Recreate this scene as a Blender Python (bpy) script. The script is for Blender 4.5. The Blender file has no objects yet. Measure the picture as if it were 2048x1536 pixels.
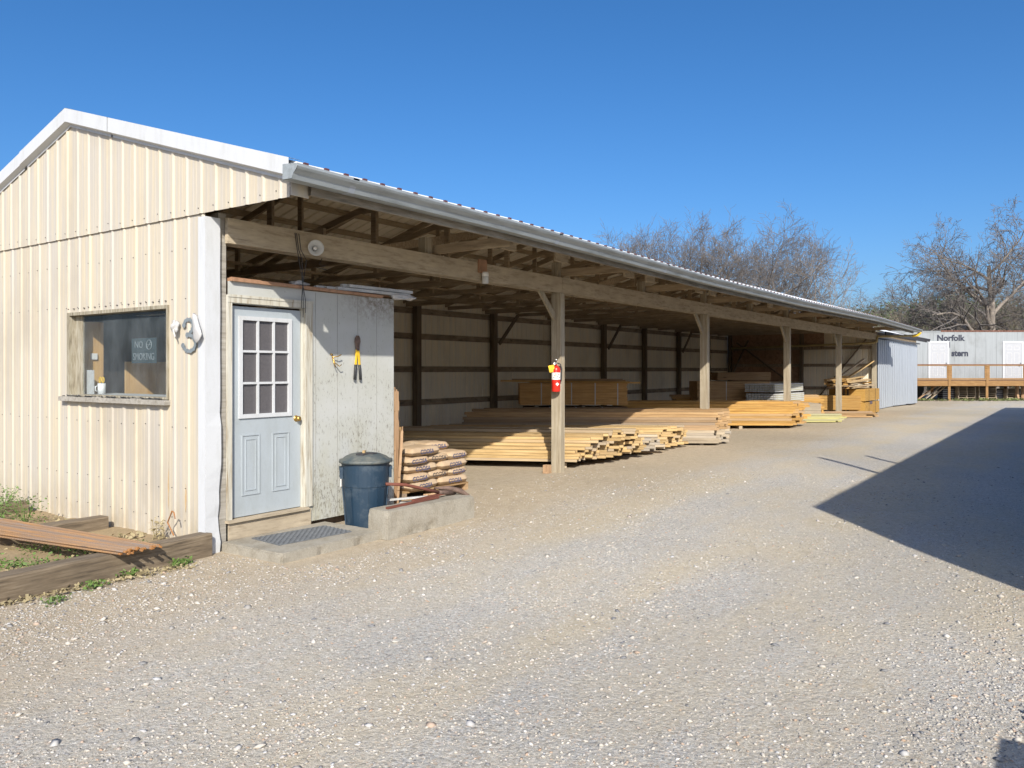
import bpy, bmesh, math, random
import numpy as np
from mathutils import Vector, Matrix
R = math.radians
scene = bpy.context.scene
C = scene.collection
rnd = random.Random(7)

# ------------------------------------------------------------------ camera, sky, sun, exposure
A0 = R(35.1)                                   # the view direction is turned 35.1 degrees from the shed's long axis (world +X)
FWD = Vector((math.cos(A0), math.sin(A0), 0)); RGT = Vector((math.sin(A0), -math.cos(A0), 0))
CAM = RGT * 2.865 - FWD * 7.57 + Vector((0, 0, 1.70))
cd = bpy.data.cameras.new('camera'); cam = bpy.data.objects.new('camera', cd); C.objects.link(cam)
cam.location = CAM; cam.rotation_euler = (R(90), 0, A0 - R(90))
cd.sensor_width = 36; cd.lens = 36 * 1609 / 2048; cd.shift_y = -28 / 2048
cd.clip_start = 0.05; cd.clip_end = 3000
scene.camera = cam
SUN_AZ, SUN_EL = R(40.0), R(32.8)              # horizontal heading in which the sunlight travels, and its elevation
sdir = Vector((math.cos(SUN_AZ) * math.cos(SUN_EL), math.sin(SUN_AZ) * math.cos(SUN_EL), -math.sin(SUN_EL)))
w = bpy.data.worlds.new('World'); scene.world = w; w.use_nodes = True
nt = w.node_tree; bg = nt.nodes['Background']
sky = nt.nodes.new('ShaderNodeTexSky'); sky.sky_type = 'NISHITA'; sky.sun_disc = False
sky.sun_elevation = SUN_EL
sky.sun_rotation = math.atan2(-sdir.x, -sdir.y)
sky.altitude = 900; sky.air_density = 0.9; sky.dust_density = 4.5; sky.ozone_density = 5.5
hs_ = nt.nodes.new('ShaderNodeHueSaturation'); hs_.inputs['Saturation'].default_value = 1.20; hs_.inputs['Value'].default_value = 1.0
nt.links.new(sky.outputs[0], hs_.inputs['Color']); nt.links.new(hs_.outputs[0], bg.inputs[0]); bg.inputs[1].default_value = 0.094
sl = bpy.data.lights.new('sun', 'SUN'); sl.energy = 3.6; sl.angle = R(0.55); sl.color = (1.0, 0.93, 0.82)
so = bpy.data.objects.new('sun', sl); C.objects.link(so); so.rotation_euler = sdir.to_track_quat('-Z', 'Y').to_euler()
so.location = (-20, -20, 30)
scene.render.engine = 'CYCLES'
scene.view_settings.view_transform = 'Standard'; scene.view_settings.look = 'None'
scene.view_settings.exposure = 0.80; scene.view_settings.gamma = 1
scene.cycles.max_bounces = 12; scene.cycles.diffuse_bounces = 8; scene.cycles.transparent_max_bounces = 12

def yard(r, d, z=0.0):
    """point r metres to the right of and d metres out from the middle of the drive where the picture was taken"""
    p = CAM + RGT * r + FWD * d; return Vector((p.x, p.y, z))
YROT = A0 - R(90)                              # a thing turned this way faces back down the yard

# ------------------------------------------------------------------ helpers
class MB:
    def __init__(s): s.v = []; s.f = []; s.mi = []; s.cur = 0; s.smooth = False
    def quad(s, *pts):
        n = len(s.v); s.v += [tuple(p) for p in pts]; s.f.append(tuple(range(n, n + len(pts)))); s.mi.append(s.cur)
    def box(s, x0, y0, z0, x1, y1, z1):
        n = len(s.v)
        s.v += [(x0,y0,z0),(x1,y0,z0),(x1,y1,z0),(x0,y1,z0),(x0,y0,z1),(x1,y0,z1),(x1,y1,z1),(x0,y1,z1)]
        for f in ((0,3,2,1),(4,5,6,7),(0,1,5,4),(1,2,6,5),(2,3,7,6),(3,0,4,7)):
            s.f.append(tuple(n + i for i in f)); s.mi.append(s.cur)
        return s
    def bar(s, p0, p1, a, b, up=(0, 0, 1)):
        """a bar of section a (sideways) x b (upwards) from p0 to p1"""
        p0 = Vector(p0); p1 = Vector(p1); d = (p1 - p0).normalized(); u = Vector(up)
        sd = d.cross(u)
        if sd.length < 1e-4: sd = d.cross(Vector((1, 0, 0)))
        sd.normalize(); u = sd.cross(d).normalized()
        n = len(s.v)
        for p in (p0, p1):
            for i, j in ((-1,-1),(1,-1),(1,1),(-1,1)):
                s.v.append(tuple(p + sd * (i * a / 2) + u * (j * b / 2)))
        for f in ((0,1,2,3),(7,6,5,4),(0,4,5,1),(1,5,6,2),(2,6,7,3),(3,7,4,0)):
            s.f.append(tuple(n + i for i in f)); s.mi.append(s.cur)
        return s
    def tube(s, pts, rad, k=8, cap=True):
        pts = [Vector(p) for p in pts]
        if not hasattr(rad, '__len__'): rad = [rad] * len(pts)
        n = len(s.v); prev = None
        for i, p in enumerate(pts):
            a = pts[max(0, i - 1)]; b = pts[min(len(pts) - 1, i + 1)]; d = (b - a).normalized()
            if prev is None:
                r = d.cross(Vector((0, 0, 1)))
                if r.length < .05: r = d.cross(Vector((1, 0, 0)))
                r.normalize()
            else:
                r = (prev - d * prev.dot(d)).normalized()
            prev = r; q = d.cross(r)
            for j in range(k):
                t = 2 * math.pi * j / k
                s.v.append(tuple(p + (r * math.cos(t) + q * math.sin(t)) * rad[i]))
        for i in range(len(pts) - 1):
            for j in range(k):
                s.f.append((n + i*k + j, n + i*k + (j+1) % k, n + (i+1)*k + (j+1) % k, n + (i+1)*k + j)); s.mi.append(s.cur)
        if cap:
            s.f.append(tuple(n + j for j in range(k))[::-1]); s.mi.append(s.cur)
            s.f.append(tuple(n + (len(pts)-1)*k + j for j in range(k))); s.mi.append(s.cur)
        return s
    def lathe(s, prof, k=32, c=(0, 0, 0), wob=0.0):
        n = len(s.v)
        for r, z in prof:
            for j in range(k):
                t = 2 * math.pi * j / k; rr = r * (1 + wob * math.sin(5 * t + z * 9))
                s.v.append((c[0] + rr * math.cos(t), c[1] + rr * math.sin(t), c[2] + z))
        for i in range(len(prof) - 1):
            for j in range(k):
                s.f.append((n + i*k + j, n + i*k + (j+1) % k, n + (i+1)*k + (j+1) % k, n + (i+1)*k + j)); s.mi.append(s.cur)
        return s
    def prism(s, poly, axis, a, b):
        """2D polygon pulled along an axis from a to b"""
        n = len(s.v); m = len(poly)
        for t in (a, b):
            for (p, q) in poly:
                s.v.append((t, p, q) if axis == 'x' else ((p, t, q) if axis == 'y' else (p, q, t)))
        for i in range(m):
            j = (i + 1) % m; s.f.append((n + i, n + j, n + m + j, n + m + i)); s.mi.append(s.cur)
        s.f.append(tuple(n + i for i in range(m))[::-1]); s.mi.append(s.cur)
        s.f.append(tuple(n + m + i for i in range(m))); s.mi.append(s.cur)
        return s
    def build(s, name, mat, parent=None, smooth=False, bevel=0.0, loc=None, rot=None):
        me = bpy.data.meshes.new(name); me.from_pydata(s.v, [], s.f); me.update()
        mats = mat if isinstance(mat, (list, tuple)) else [mat]
        for m in mats: me.materials.append(m)
        if len(mats) > 1: me.polygons.foreach_set('material_index', s.mi)
        bm = bmesh.new(); bm.from_mesh(me); bmesh.ops.recalc_face_normals(bm, faces=bm.faces)
        if bevel: bmesh.ops.bevel(bm, geom=list(bm.edges), offset=bevel, segments=1, affect='EDGES', clamp_overlap=True)
        bm.to_mesh(me); bm.free()
        if smooth: me.polygons.foreach_set('use_smooth', [True] * len(me.polygons))
        o = bpy.data.objects.new(name, me); C.objects.link(o)
        if parent: o.parent = parent
        if loc is not None: o.location = loc
        if rot is not None: o.rotation_euler = rot
        return o

def tag(o, label=None, cat=None, group=None, kind=None):
    if label: o['label'] = label
    if cat: o['category'] = cat
    if group: o['group'] = group
    if kind: o['kind'] = kind
    return o
def thing(name, label, cat, loc=(0, 0, 0), rot=(0, 0, 0), group=None):
    o = bpy.data.objects.new(name, None); C.objects.link(o); o.location = loc
    o.rotation_euler = rot if hasattr(rot, '__len__') else (0, 0, rot); o.empty_display_size = .2
    return tag(o, label, cat, group)
def dup(o, loc, rot=None, label=None, group=None):
    def cp(a, par):
        c = a.copy(); C.objects.link(c)
        if par: c.parent = par
        for ch in kids.get(a.name, []): cp(ch, c)
        return c
    kids = {}
    for x in [q for q in C.objects if q.parent]: kids.setdefault(x.parent.name, []).append(x)
    c = cp(o, None); c.location = loc
    if rot is not None: c.rotation_euler = rot if hasattr(rot, '__len__') else (0, 0, rot)
    if label: c['label'] = label
    if group: c['group'] = group
    return c
def fast_mesh(name, V, F, mat, parent=None, smooth=False, attr=None):
    """V (n,3) array, F (m,k) array of equal-sided faces"""
    me = bpy.data.meshes.new(name); m, k = F.shape
    me.vertices.add(len(V)); me.vertices.foreach_set('co', V.astype(np.float32).ravel())
    me.loops.add(m * k); me.loops.foreach_set('vertex_index', F.astype(np.int32).ravel())
    me.polygons.add(m); me.polygons.foreach_set('loop_start', np.arange(0, m * k, k, dtype=np.int32))
    me.polygons.foreach_set('loop_total', np.full(m, k, dtype=np.int32))
    if smooth: me.polygons.foreach_set('use_smooth', np.ones(m, dtype=bool))
    me.update(calc_edges=True); me.materials.append(mat)
    if attr is not None:
        a = me.attributes.new('tone', 'FLOAT', 'POINT'); a.data.foreach_set('value', attr.astype(np.float32))
    o = bpy.data.objects.new(name, me); C.objects.link(o)
    if parent: o.parent = parent
    return o

# ------------------------------------------------------------------ materials
def newmat(name):
    m = bpy.data.materials.new(name); m.use_nodes = True; t = m.node_tree
    return m, t, t.nodes['Principled BSDF']
def nd(t, typ, **kw):
    n = t.nodes.new(typ)
    for k, v in kw.items():
        if k.startswith('i_'): n.inputs[int(k[2:])].default_value = v
        else: setattr(n, k, v)
    return n
def coord(t, stretch=(1, 1, 1), rand=0.0):
    tc = nd(t, 'ShaderNodeTexCoord'); mp = nd(t, 'ShaderNodeMapping'); mp.inputs['Scale'].default_value = stretch
    t.links.new(tc.outputs['Object'], mp.inputs['Vector'])
    if rand:
        oi = nd(t, 'ShaderNodeObjectInfo'); mu = nd(t, 'ShaderNodeMath', operation='MULTIPLY', i_1=rand)
        t.links.new(oi.outputs['Random'], mu.inputs[0]); t.links.new(mu.outputs[0], mp.inputs['Location'])
    return mp.outputs[0]
def noise(t, vec, scale, detail=4, rough=.6):
    n = nd(t, 'ShaderNodeTexNoise'); n.inputs['Scale'].default_value = scale
    n.inputs['Detail'].default_value = detail; n.inputs['Roughness'].default_value = rough
    if vec is not None: t.links.new(vec, n.inputs['Vector'])
    return n.outputs['Fac']
def ramp(t, fac, stops, interp='LINEAR'):
    r = nd(t, 'ShaderNodeValToRGB'); r.color_ramp.interpolation = interp; e = r.color_ramp.elements
    while len(e) < len(stops): e.new(.5)
    for i, (p, c) in enumerate(stops):
        e[i].position = p; e[i].color = (c[0], c[1], c[2], 1) if hasattr(c, '__len__') else (c, c, c, 1)
    t.links.new(fac, r.inputs[0]); return r.outputs[0]
def mix(t, fac, a, b, mode='MIX'):
    m = nd(t, 'ShaderNodeMix', data_type='RGBA', blend_type=mode)
    for v, i in ((fac, 0), (a, 6), (b, 7)):
        if isinstance(v, (int, float)): m.inputs[i].default_value = v
        elif isinstance(v, tuple): m.inputs[i].default_value = (*v, 1)
        else: t.links.new(v, m.inputs[i])
    return m.outputs[2]
def bump(t, b, h, strength=.3, dist=.01):
    n = nd(t, 'ShaderNodeBump'); n.inputs['Strength'].default_value = strength; n.inputs['Distance'].default_value = dist
    t.links.new(h, n.inputs['Height']); t.links.new(n.outputs[0], b.inputs['Normal']); return n

def wood(name, base, dark, stretch, light=None, rough=.85, amt=.55, rand=0.0, var=0.0, blot=0.5, grain=18):
    """weathered or sawn timber, grain running along the axis with the small stretch value"""
    m, t, b = newmat(name); v = coord(t, stretch, rand * 37)
    g = noise(t, v, grain, 6, .65); g2 = noise(t, coord(t, (1, 1, 1), rand * 11), 2.2, 5, .6)
    light = light or tuple(min(1, c * 1.3) for c in base)
    col = ramp(t, g, [(.28, dark), (.48, base), (.72, light)])
    bl = ramp(t, g2, [(.38, 0), (.62, 1)])
    col = mix(t, blot, col, mix(t, bl, col, mix(t, .5, dark, base)))
    if var:
        oi = nd(t, 'ShaderNodeObjectInfo'); rv = ramp(t, oi.outputs['Random'], [(0, 1 - var), (.5, 1.0), (1, 1 + var * .6)])
        col = mix(t, 1.0, col, rv, 'MULTIPLY')
        m7 = nd(t, 'ShaderNodeMath', operation='MULTIPLY', i_1=7.31); t.links.new(oi.outputs['Random'], m7.inputs[0]); fr_ = nd(t, 'ShaderNodeMath', operation='FRACT'); t.links.new(m7.outputs[0], fr_.inputs[0])
        gry = sum(base) / 3
        col = mix(t, ramp(t, fr_.outputs[0], [(.0, .75), (.14, .55), (.22, .0), (.8, 0), (1, .35)]), col, tuple(.55 * gry + .35 * c for c in base))
        vk = nd(t, 'ShaderNodeTexVoronoi'); vk.inputs['Scale'].default_value = 2.2; t.links.new(coord(t, tuple(.6 if q < 1 else 2.6 for q in stretch), rand * 53), vk.inputs['Vector'])
        col = mix(t, ramp(t, vk.outputs['Distance'], [(.055, .8), (.10, 0)]), col, tuple(c * .45 for c in dark))
    t.links.new(col, b.inputs['Base Color']); b.inputs['Roughness'].default_value = rough
    bump(t, b, g, .5, .004); return m
def paint(name, base, dirt, stretch=(6, 6, .5), rough=.55, metal=0.0, dirtlev=(.5, .75), scale=2.0, fine=.15, bumpy=.0, spec=.5):
    m, t, b = newmat(name); v = coord(t, stretch)
    a = noise(t, v, scale, 6, .7); f = noise(t, coord(t), 60, 3, .6)
    col = mix(t, ramp(t, a, [(dirtlev[0], 0), (dirtlev[1], 1)]), base, dirt)
    if fine: col = mix(t, fine, col, mix(t, ramp(t, f, [(.35, 0), (.65, 1)]), tuple(c * .6 for c in base), base))
    t.links.new(col, b.inputs['Base Color']); b.inputs['Roughness'].default_value = rough
    b.inputs['Metallic'].default_value = metal; b.inputs['Specular IOR Level'].default_value = spec
    if bumpy: bump(t, b, noise(t, coord(t), 25, 4), bumpy, .005)
    return m
def plain(name, c, rough=.6, metal=0.0, var=.2, scale=14, spec=.5):
    m, t, b = newmat(name); n = noise(t, coord(t), scale, 5)
    t.links.new(ramp(t, n, [(.3, tuple(x * (1 - var) for x in c)), (.7, tuple(min(1, x * (1 + var)) for x in c))]), b.inputs['Base Color'])
    b.inputs['Roughness'].default_value = rough; b.inputs['Metallic'].default_value = metal
    b.inputs['Specular IOR Level'].default_value = spec
    return m

M = {}
# cream ribbed siding: vertical streaks, warm-grey weathering, dust towards nowhere in particular
def siding(name, a, bcol, grime, lev=(.42, .66)):
    m, t, b = newmat(name)
    s1 = noise(t, coord(t, (5, 5, .22)), 2.4, 6, .7); s2 = noise(t, coord(t, (30, 30, .5)), 2.0, 4, .6); s3 = noise(t, coord(t, (1, 1, .7)), .9, 5, .6)
    col = mix(t, ramp(t, s1, [(lev[0], 0), (lev[1], 1)]), a, bcol)
    col = mix(t, ramp(t, s3, [(.5, 0), (.72, .5)]), col, grime)
    col = mix(t, ramp(t, s2, [(.55, 0), (.8, .28)]), col, grime)
    sz = nd(t, 'ShaderNodeSeparateXYZ'); t.links.new(coord(t), sz.inputs[0]); mz = nd(t, 'ShaderNodeMapRange'); mz.inputs[1].default_value = .55; mz.inputs[2].default_value = .0; t.links.new(sz.outputs[2], mz.inputs[0])
    mm = nd(t, 'ShaderNodeMath', operation='MULTIPLY'); t.links.new(mz.outputs[0], mm.inputs[0]); t.links.new(ramp(t, noise(t, coord(t, (2, 2, 1.2)), 3.5, 6, .75), [(.35, 0), (.7, .75)]), mm.inputs[1])
    col = mix(t, mm.outputs[0], col, (.33, .27, .18))     # mud splashed up at the foot of the wall
    t.links.new(col, b.inputs['Base Color']); b.inputs['Roughness'].default_value = .55
    bump(t, b, noise(t, coord(t, (1, 1, .4)), 3.0, 3), .35, .015)
    return m
M['cream'] = siding('cream_siding', (.53, .465, .345), (.45, .42, .37), (.34, .30, .24), (.38, .60))
M['inside_siding'] = siding('inside_siding', (.80, .71, .53), (.68, .65, .55), (.48, .42, .32))  # colour lightened in place of fill light missing inside the shed
M['roof_under'] = siding('roof_underside', (.84, .77, .62), (.80, .73, .60), (.68, .60, .48))  # underside colour raised to stand in for weak bounce light
M['galv'] = paint('galvanised_sheet', (.40, .44, .49), (.28, .31, .36), (8, 8, .4), .42, .35)
M['galvdirty'] = paint('gutter_metal', (.35, .385, .40), (.20, .22, .22), (.6, 5, 5), .5, .25, (.45, .7), 3)
M['white'] = paint('white_trim', (.54, .56, .58), (.44, .45, .44), (3, 3, .6), .5, 0, (.5, .8), 2, .08, .1)
M['dwall'] = None
m, t, b = newmat('painted_plywood')                       # old white paint flaking off plywood siding
v = coord(t, (1, 1, 1)); fl = noise(t, coord(t, (9, 9, 3)), 5, 8, .78); z_ = nd(t, 'ShaderNodeSeparateXYZ'); t.links.new(v, z_.inputs[0])
big = noise(t, coord(t, (1, 1, 1)), 1.7, 4)
zl = nd(t, 'ShaderNodeMapRange'); zl.inputs[1].default_value = 0; zl.inputs[2].default_value = 2.0; zl.inputs[3].default_value = .08; zl.inputs[4].default_value = -.02
t.links.new(z_.outputs[2], zl.inputs[0]); ad = nd(t, 'ShaderNodeMath', operation='ADD'); t.links.new(fl, ad.inputs[0]); t.links.new(zl.outputs[0], ad.inputs[1])
ad2 = nd(t, 'ShaderNodeMath', operation='MULTIPLY_ADD', i_1=.22, i_2=-.11); t.links.new(big, ad2.inputs[0]); ad3 = nd(t, 'ShaderNodeMath', operation='ADD'); t.links.new(ad.outputs[0], ad3.inputs[0]); t.links.new(ad2.outputs[0], ad3.inputs[1])
col = mix(t, ramp(t, big, [(.35, 0), (.65, 1)]), (.45, .465, .455), (.41, .42, .385))
col = mix(t, ramp(t, ad3.outputs[0], [(.575, 0), (.63, .8)]), col, (.15, .14, .12))
stain = nd(t, 'ShaderNodeMapRange'); stain.inputs[1].default_value = 1.2; stain.inputs[2].default_value = .1; t.links.new(z_.outputs[2], stain.inputs[0])
sm = nd(t, 'ShaderNodeMath', operation='MULTIPLY'); t.links.new(stain.outputs[0], sm.inputs[0]); t.links.new(ramp(t, noise(t, coord(t, (2, 2, .6)), 2.2, 4), [(.35, 0), (.7, .8)]), sm.inputs[1])
col = mix(t, sm.outputs[0], col, (.36, .34, .22))         # algae-tan splash stain low on the wall
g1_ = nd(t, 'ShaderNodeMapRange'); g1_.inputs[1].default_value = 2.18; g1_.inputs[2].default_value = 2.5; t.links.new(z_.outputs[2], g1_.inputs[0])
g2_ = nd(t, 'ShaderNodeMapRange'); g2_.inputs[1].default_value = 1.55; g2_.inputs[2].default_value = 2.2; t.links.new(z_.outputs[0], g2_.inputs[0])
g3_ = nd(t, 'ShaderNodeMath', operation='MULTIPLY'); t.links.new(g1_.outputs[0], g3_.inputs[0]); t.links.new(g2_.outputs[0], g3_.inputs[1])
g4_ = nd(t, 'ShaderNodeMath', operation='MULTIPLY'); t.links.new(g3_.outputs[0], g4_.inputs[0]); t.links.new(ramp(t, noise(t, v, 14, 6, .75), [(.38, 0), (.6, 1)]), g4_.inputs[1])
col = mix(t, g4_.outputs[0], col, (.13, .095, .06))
t.links.new(col, b.inputs['Base Color']); b.inputs['Roughness'].default_value = .8; bump(t, b, fl, .3, .004); M['dwall'] = m
M['door'] = paint('door_paint', (.37, .415, .445), (.32, .355, .365), (3, 3, 1), .45, 0, (.45, .75), 2, .1)
M['peel'] = wood('peeling_white_paint', (.50, .49, .42), (.22, .155, .08), (9, 9, .7), (.58, .57, .51), .8, blot=.3, grain=3)
M['oldframe'] = wood('weathered_window_frame', (.29, .26, .19), (.10, .08, .055), (10, 10, 1.2), (.46, .44, .37), .85, blot=.3, grain=4)
M['beam'] = wood('weathered_beam', (.42, .355, .26), (.20, .155, .10), (.8, 5, 5), (.52, .44, .31), grain=5)
M['post'] = wood('weathered_post', (.36, .31, .225), (.20, .16, .11), (5, 5, .3), (.46, .42, .33), grain=5)
M['darkpost'] = wood('old_dark_post', (.15, .115, .075), (.06, .045, .03), (5, 5, .3), (.22, .17, .11), grain=5)
M['truss'] = wood('old_truss_timber', (.34, .265, .175), (.14, .105, .07), (5, .4, 5), (.45, .37, .26), grain=5)  # truss, purlin and girt tones also lightened for the missing fill light
M['purlin'] = wood('purlin_timber', (.38, .30, .19), (.15, .11, .065), (.7, 6, 6), (.38, .31, .21), grain=4)
M['girt'] = wood('girt_timber', (.29, .225, .15), (.07, .052, .038), (.9, 5, 3), (.40, .32, .22), grain=3.2)
M['grey'] = wood('grey_weathered_board', (.33, .31, .27), (.16, .145, .12), (.4, 6, 6), (.44, .42, .38), grain=5)
M['fascia'] = wood('grey_brown_fascia', (.25, .215, .165), (.09, .075, .055), (.5, 6, 6), (.38, .35, .30), grain=5)
M['osb'] = wood('brown_panel', (.33, .20, .12), (.18, .10, .06), (1, 1, 1), (.42, .27, .17), grain=9)
M['ply'] = wood('plywood', (.60, .37, .15), (.42, .23, .08), (5, 5, .5), (.68, .46, .22), grain=4)
M['yellow'] = wood('fresh_lumber', (.46, .32, .145), (.27, .165, .065), (.35, 7, 7), (.56, .42, .225), rand=1, var=.3, blot=.3, grain=5)
M['amber'] = wood('amber_lumber', (.44, .25, .065), (.26, .13, .035), (.35, 7, 7), (.52, .33, .115), rand=1, var=.3, blot=.3, grain=5)
M['brownl'] = wood('brown_lumber', (.37, .235, .11), (.19, .11, .05), (.35, 7, 7), (.46, .32, .17), rand=1, var=.35, blot=.4, grain=5)
M['oldl'] = wood('greyed_lumber', (.40, .33, .235), (.20, .155, .11), (.35, 7, 7), (.52, .45, .34), rand=1, var=.25, blot=.5, grain=5)
M['rich'] = wood('orange_lumber', (.60, .34, .12), (.32, .16, .05), (.35, 3, 9), (.70, .45, .2), blot=.4, grain=5)
M['green'] = wood('treated_lumber', (.40, .37, .15), (.28, .27, .09), (.35, 7, 7), (.50, .49, .24), rand=1, var=.15, blot=.3, grain=5)
M['endgrain'] = wood('end_grain', (.45, .305, .155), (.30, .19, .09), (1, 1, 1), (.60, .45, .27), rand=1, var=.28, grain=14)
M['oldend'] = wood('grey_end_grain', (.36, .33, .28), (.17, .15, .12), (1, 1, 1), (.58, .54, .47), rand=1, var=.4, grain=14)
M['deck'] = wood('stained_deck_timber', (.25, .14, .052), (.16, .085, .03), (.5, 4, 4), (.33, .20, .085), grain=4)
M['deckrail'] = wood('brown_rail', (.19, .095, .055), (.11, .05, .03), (.5, 4, 4), grain=4)
M['sleeper'] = wood('old_sleeper', (.17, .13, .085), (.045, .035, .025), (.6, 8, 8), (.29, .235, .165), grain=6)
M['leanwood'] = wood('splintered_board', (.40, .26, .15), (.22, .13, .07), (6, 6, .4), grain=5)
M['concrete'] = paint('concrete', (.345, .32, .265), (.19, .16, .11), (1, 1, 1), .9, 0, (.45, .68), 5, .5, .6)
M['kraft'] = paint('kraft_paper', (.44, .32, .20), (.49, .39, .275), (1, 1, 1), .8, 0, (.45, .7), 6, .15, .35)
M['can'] = paint('blue_plastic', (.014, .036, .064), (.07, .095, .12), (1, 1, 1), .5, 0, (.52, .72), 5, .2)
M['lid'] = paint('dusty_plastic', (.05, .07, .08), (.17, .17, .145), (1, 1, 1), .65, 0, (.4, .65), 6, .2)
M['red'] = plain('red_enamel', (.62, .028, .018), .3, 0, .08)
M['yel'] = plain('yellow_plastic', (.75, .48, .03), .5)
M['black'] = plain('black_rubber', (.03, .032, .035), .6)
M['steel'] = plain('dull_steel', (.30, .30, .31), .45, .8)
M['brass'] = plain('brass', (.52, .33, .10), .35, .9)
M['rust'] = paint('rust', (.36, .155, .045), (.25, .20, .17), (4, .5, 4), .85, 0, (.45, .6), 3, .5)
M['oldiron'] = plain('old_iron', (.13, .085, .065), .8, 0, .5, 20)
M['rustend'] = plain('rusty_cut_end', (.33, .15, .045), .9, 0, .35, 60)
M['toolred'] = wood('red_worn_handle', (.17, .055, .035), (.09, .035, .025), (.6, 5, 5), grain=5)
M['plasticwhite'] = plain('white_plastic', (.78, .78, .76), .4, 0, .05)
M['bagwhite'] = plain('white_bag', (.46, .46, .46), .5, 0, .06)
M['dustwhite'] = paint('dusty_white', (.55, .56, .55), (.36, .34, .31), (1, 1, 1), .6)
M['greypaint'] = plain('grey_brushed_paint', (.17, .20, .22), .7)
M['ink'] = plain('blue_ink', (.06, .075, .17), .8)
M['inkdark'] = plain('dark_ink', (.05, .05, .06), .8)
M['letter'] = plain('black_lettering', (.025, .03, .05), .7)
M['matrubber'] = plain('grey_rubber_mat', (.12, .13, .14), .8)
M['jar'] = plain('clear_jar', (.55, .56, .54), .2)
M['orangeboard'] = wood('reddish_board', (.35, .20, .12), (.20, .11, .06), (4, 4, 1), grain=4)
M['yellowpipe'] = paint('painted_pipe', (.42, .33, .15), (.27, .22, .14), (1, 1, 1), .6)
M['trailer'] = siding('trailer_skin', (.29, .315, .33), (.25, .27, .28), (.12, .125, .115), (.4, .7))
M['trailerdoor'] = plain('trailer_door', (.38, .395, .42), .5, 0, .04)
M['brick'] = plain('worn_brick', (.42, .31, .20), .9)
M['groove'] = plain('grey_groove', (.27, .27, .25), .9)  # thin grey strips mark the panel grooves
M['dark'] = plain('dark_parts_and_shade', (.035, .035, .04), .8)  # also drawn as shade in the door gaps and lid opening
M['leaf'] = plain('weed_leaf', (.10, .17, .035), .7, 0, .4, 30)
M['dry_grass'] = plain('yellowing_grass', (.13, .15, .05), .8, 0, .5, 2)
M['dry'] = plain('dry_stems', (.30, .25, .14), .8, 0, .3)
M['evergreen'] = plain('evergreen_foliage', (.075, .105, .04), .8, 0, .4, .3)
M['bark'] = wood('bark', (.22, .19, .16), (.10, .085, .075), (4, 4, .8), (.32, .28, .24), grain=3)
M['twig'] = plain('twigs', (.155, .14, .13), .9, 0, .25, 1)
M['twigpale'] = plain('pale_twigs', (.24, .20, .155), .9, 0, .25, 1)
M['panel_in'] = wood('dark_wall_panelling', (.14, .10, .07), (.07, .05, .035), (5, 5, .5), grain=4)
# glass with a film of dust
def glass(name, dust, dcol, gl=.04, fr=.35):
    m, t, b = newmat(name); t.nodes.remove(b); out = t.nodes['Material Output']
    tr = nd(t, 'ShaderNodeBsdfTransparent'); g = nd(t, 'ShaderNodeBsdfGlossy'); g.inputs['Roughness'].default_value = gl
    tr.inputs[0].default_value = (.86, .9, .92, 1)
    d = nd(t, 'ShaderNodeBsdfDiffuse'); d.inputs[0].default_value = (*dcol, 1)
    m1 = nd(t, 'ShaderNodeMixShader'); m1.inputs[0].default_value = .07; t.links.new(tr.outputs[0], m1.inputs[1]); t.links.new(g.outputs[0], m1.inputs[2])
    n = noise(t, coord(t, (1, 1, .7)), 2.6, 6, .7); n2 = noise(t, coord(t), 90, 2)
    r = ramp(t, n, [(.3, dust * .35), (.7, dust * 1.5)]); r2 = mix(t, .5, r, n2, 'MULTIPLY')
    m2 = nd(t, 'ShaderNodeMixShader'); t.links.new(r2, m2.inputs[0]); t.links.new(m1.outputs[0], m2.inputs[1]); t.links.new(d.outputs[0], m2.inputs[2])
    t.links.new(m2.outputs[0], out.inputs[0]); return m
M['glass'] = glass('dusty_glass', .15, (.40, .46, .50))
M['screen'] = plain('dark_insect_screen', (.10, .095, .10), .35, 0, .12, 60)

# ------------------------------------------------------------------ ground
def S(a, b, x): 
    u = np.clip((np.asarray(x, float) - a) / (b - a), 0, 1); return u * u * (3 - 2 * u)
def gh(x, y):
    x = np.asarray(x, float); y = np.asarray(y, float)
    z = -.03 + .12 * S(.2, 5.5, x) * (1 - S(33, 41, x)) * S(-7, -1.5, y)
    z = z + .03 * (1 - S(-7, -1.5, y))
    return z + .008 * np.sin(x * 1.3 + y * .7) * np.sin(y * 1.1 - x * .4)
def gz(x, y): return float(gh(x, y))
def axis_pts(lo, hi, n1, n2, n3):
    return np.unique(np.concatenate([np.linspace(-600, lo, n1), np.linspace(lo, hi, n2), np.linspace(hi, 900, n3)]))
gx = axis_pts(-8, 50, 10, 170, 12); gy = axis_pts(-14, 8, 10, 80, 12)
X_, Y_ = np.meshgrid(gx, gy, indexing='ij'); Z_ = gh(X_, Y_)
nx, ny = X_.shape; idx = np.arange(nx * ny).reshape(nx, ny)
F_ = np.stack([idx[:-1, :-1], idx[1:, :-1], idx[1:, 1:], idx[:-1, 1:]], -1).reshape(-1, 4)
m, t, b = newmat('gravel'); M['gravel'] = m
v = coord(t)
def vor(scale, out='Color', r=1.0):
    n = nd(t, 'ShaderNodeTexVoronoi'); n.inputs['Scale'].default_value = scale; n.inputs['Randomness'].default_value = r
    t.links.new(v, n.inputs['Vector']); return n
v1 = vor(55); v2 = vor(130); v3 = vor(26)
def chan(n):
    s = nd(t, 'ShaderNodeSeparateColor'); t.links.new(n.outputs['Color'], s.inputs[0]); return s.outputs[0]
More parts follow.
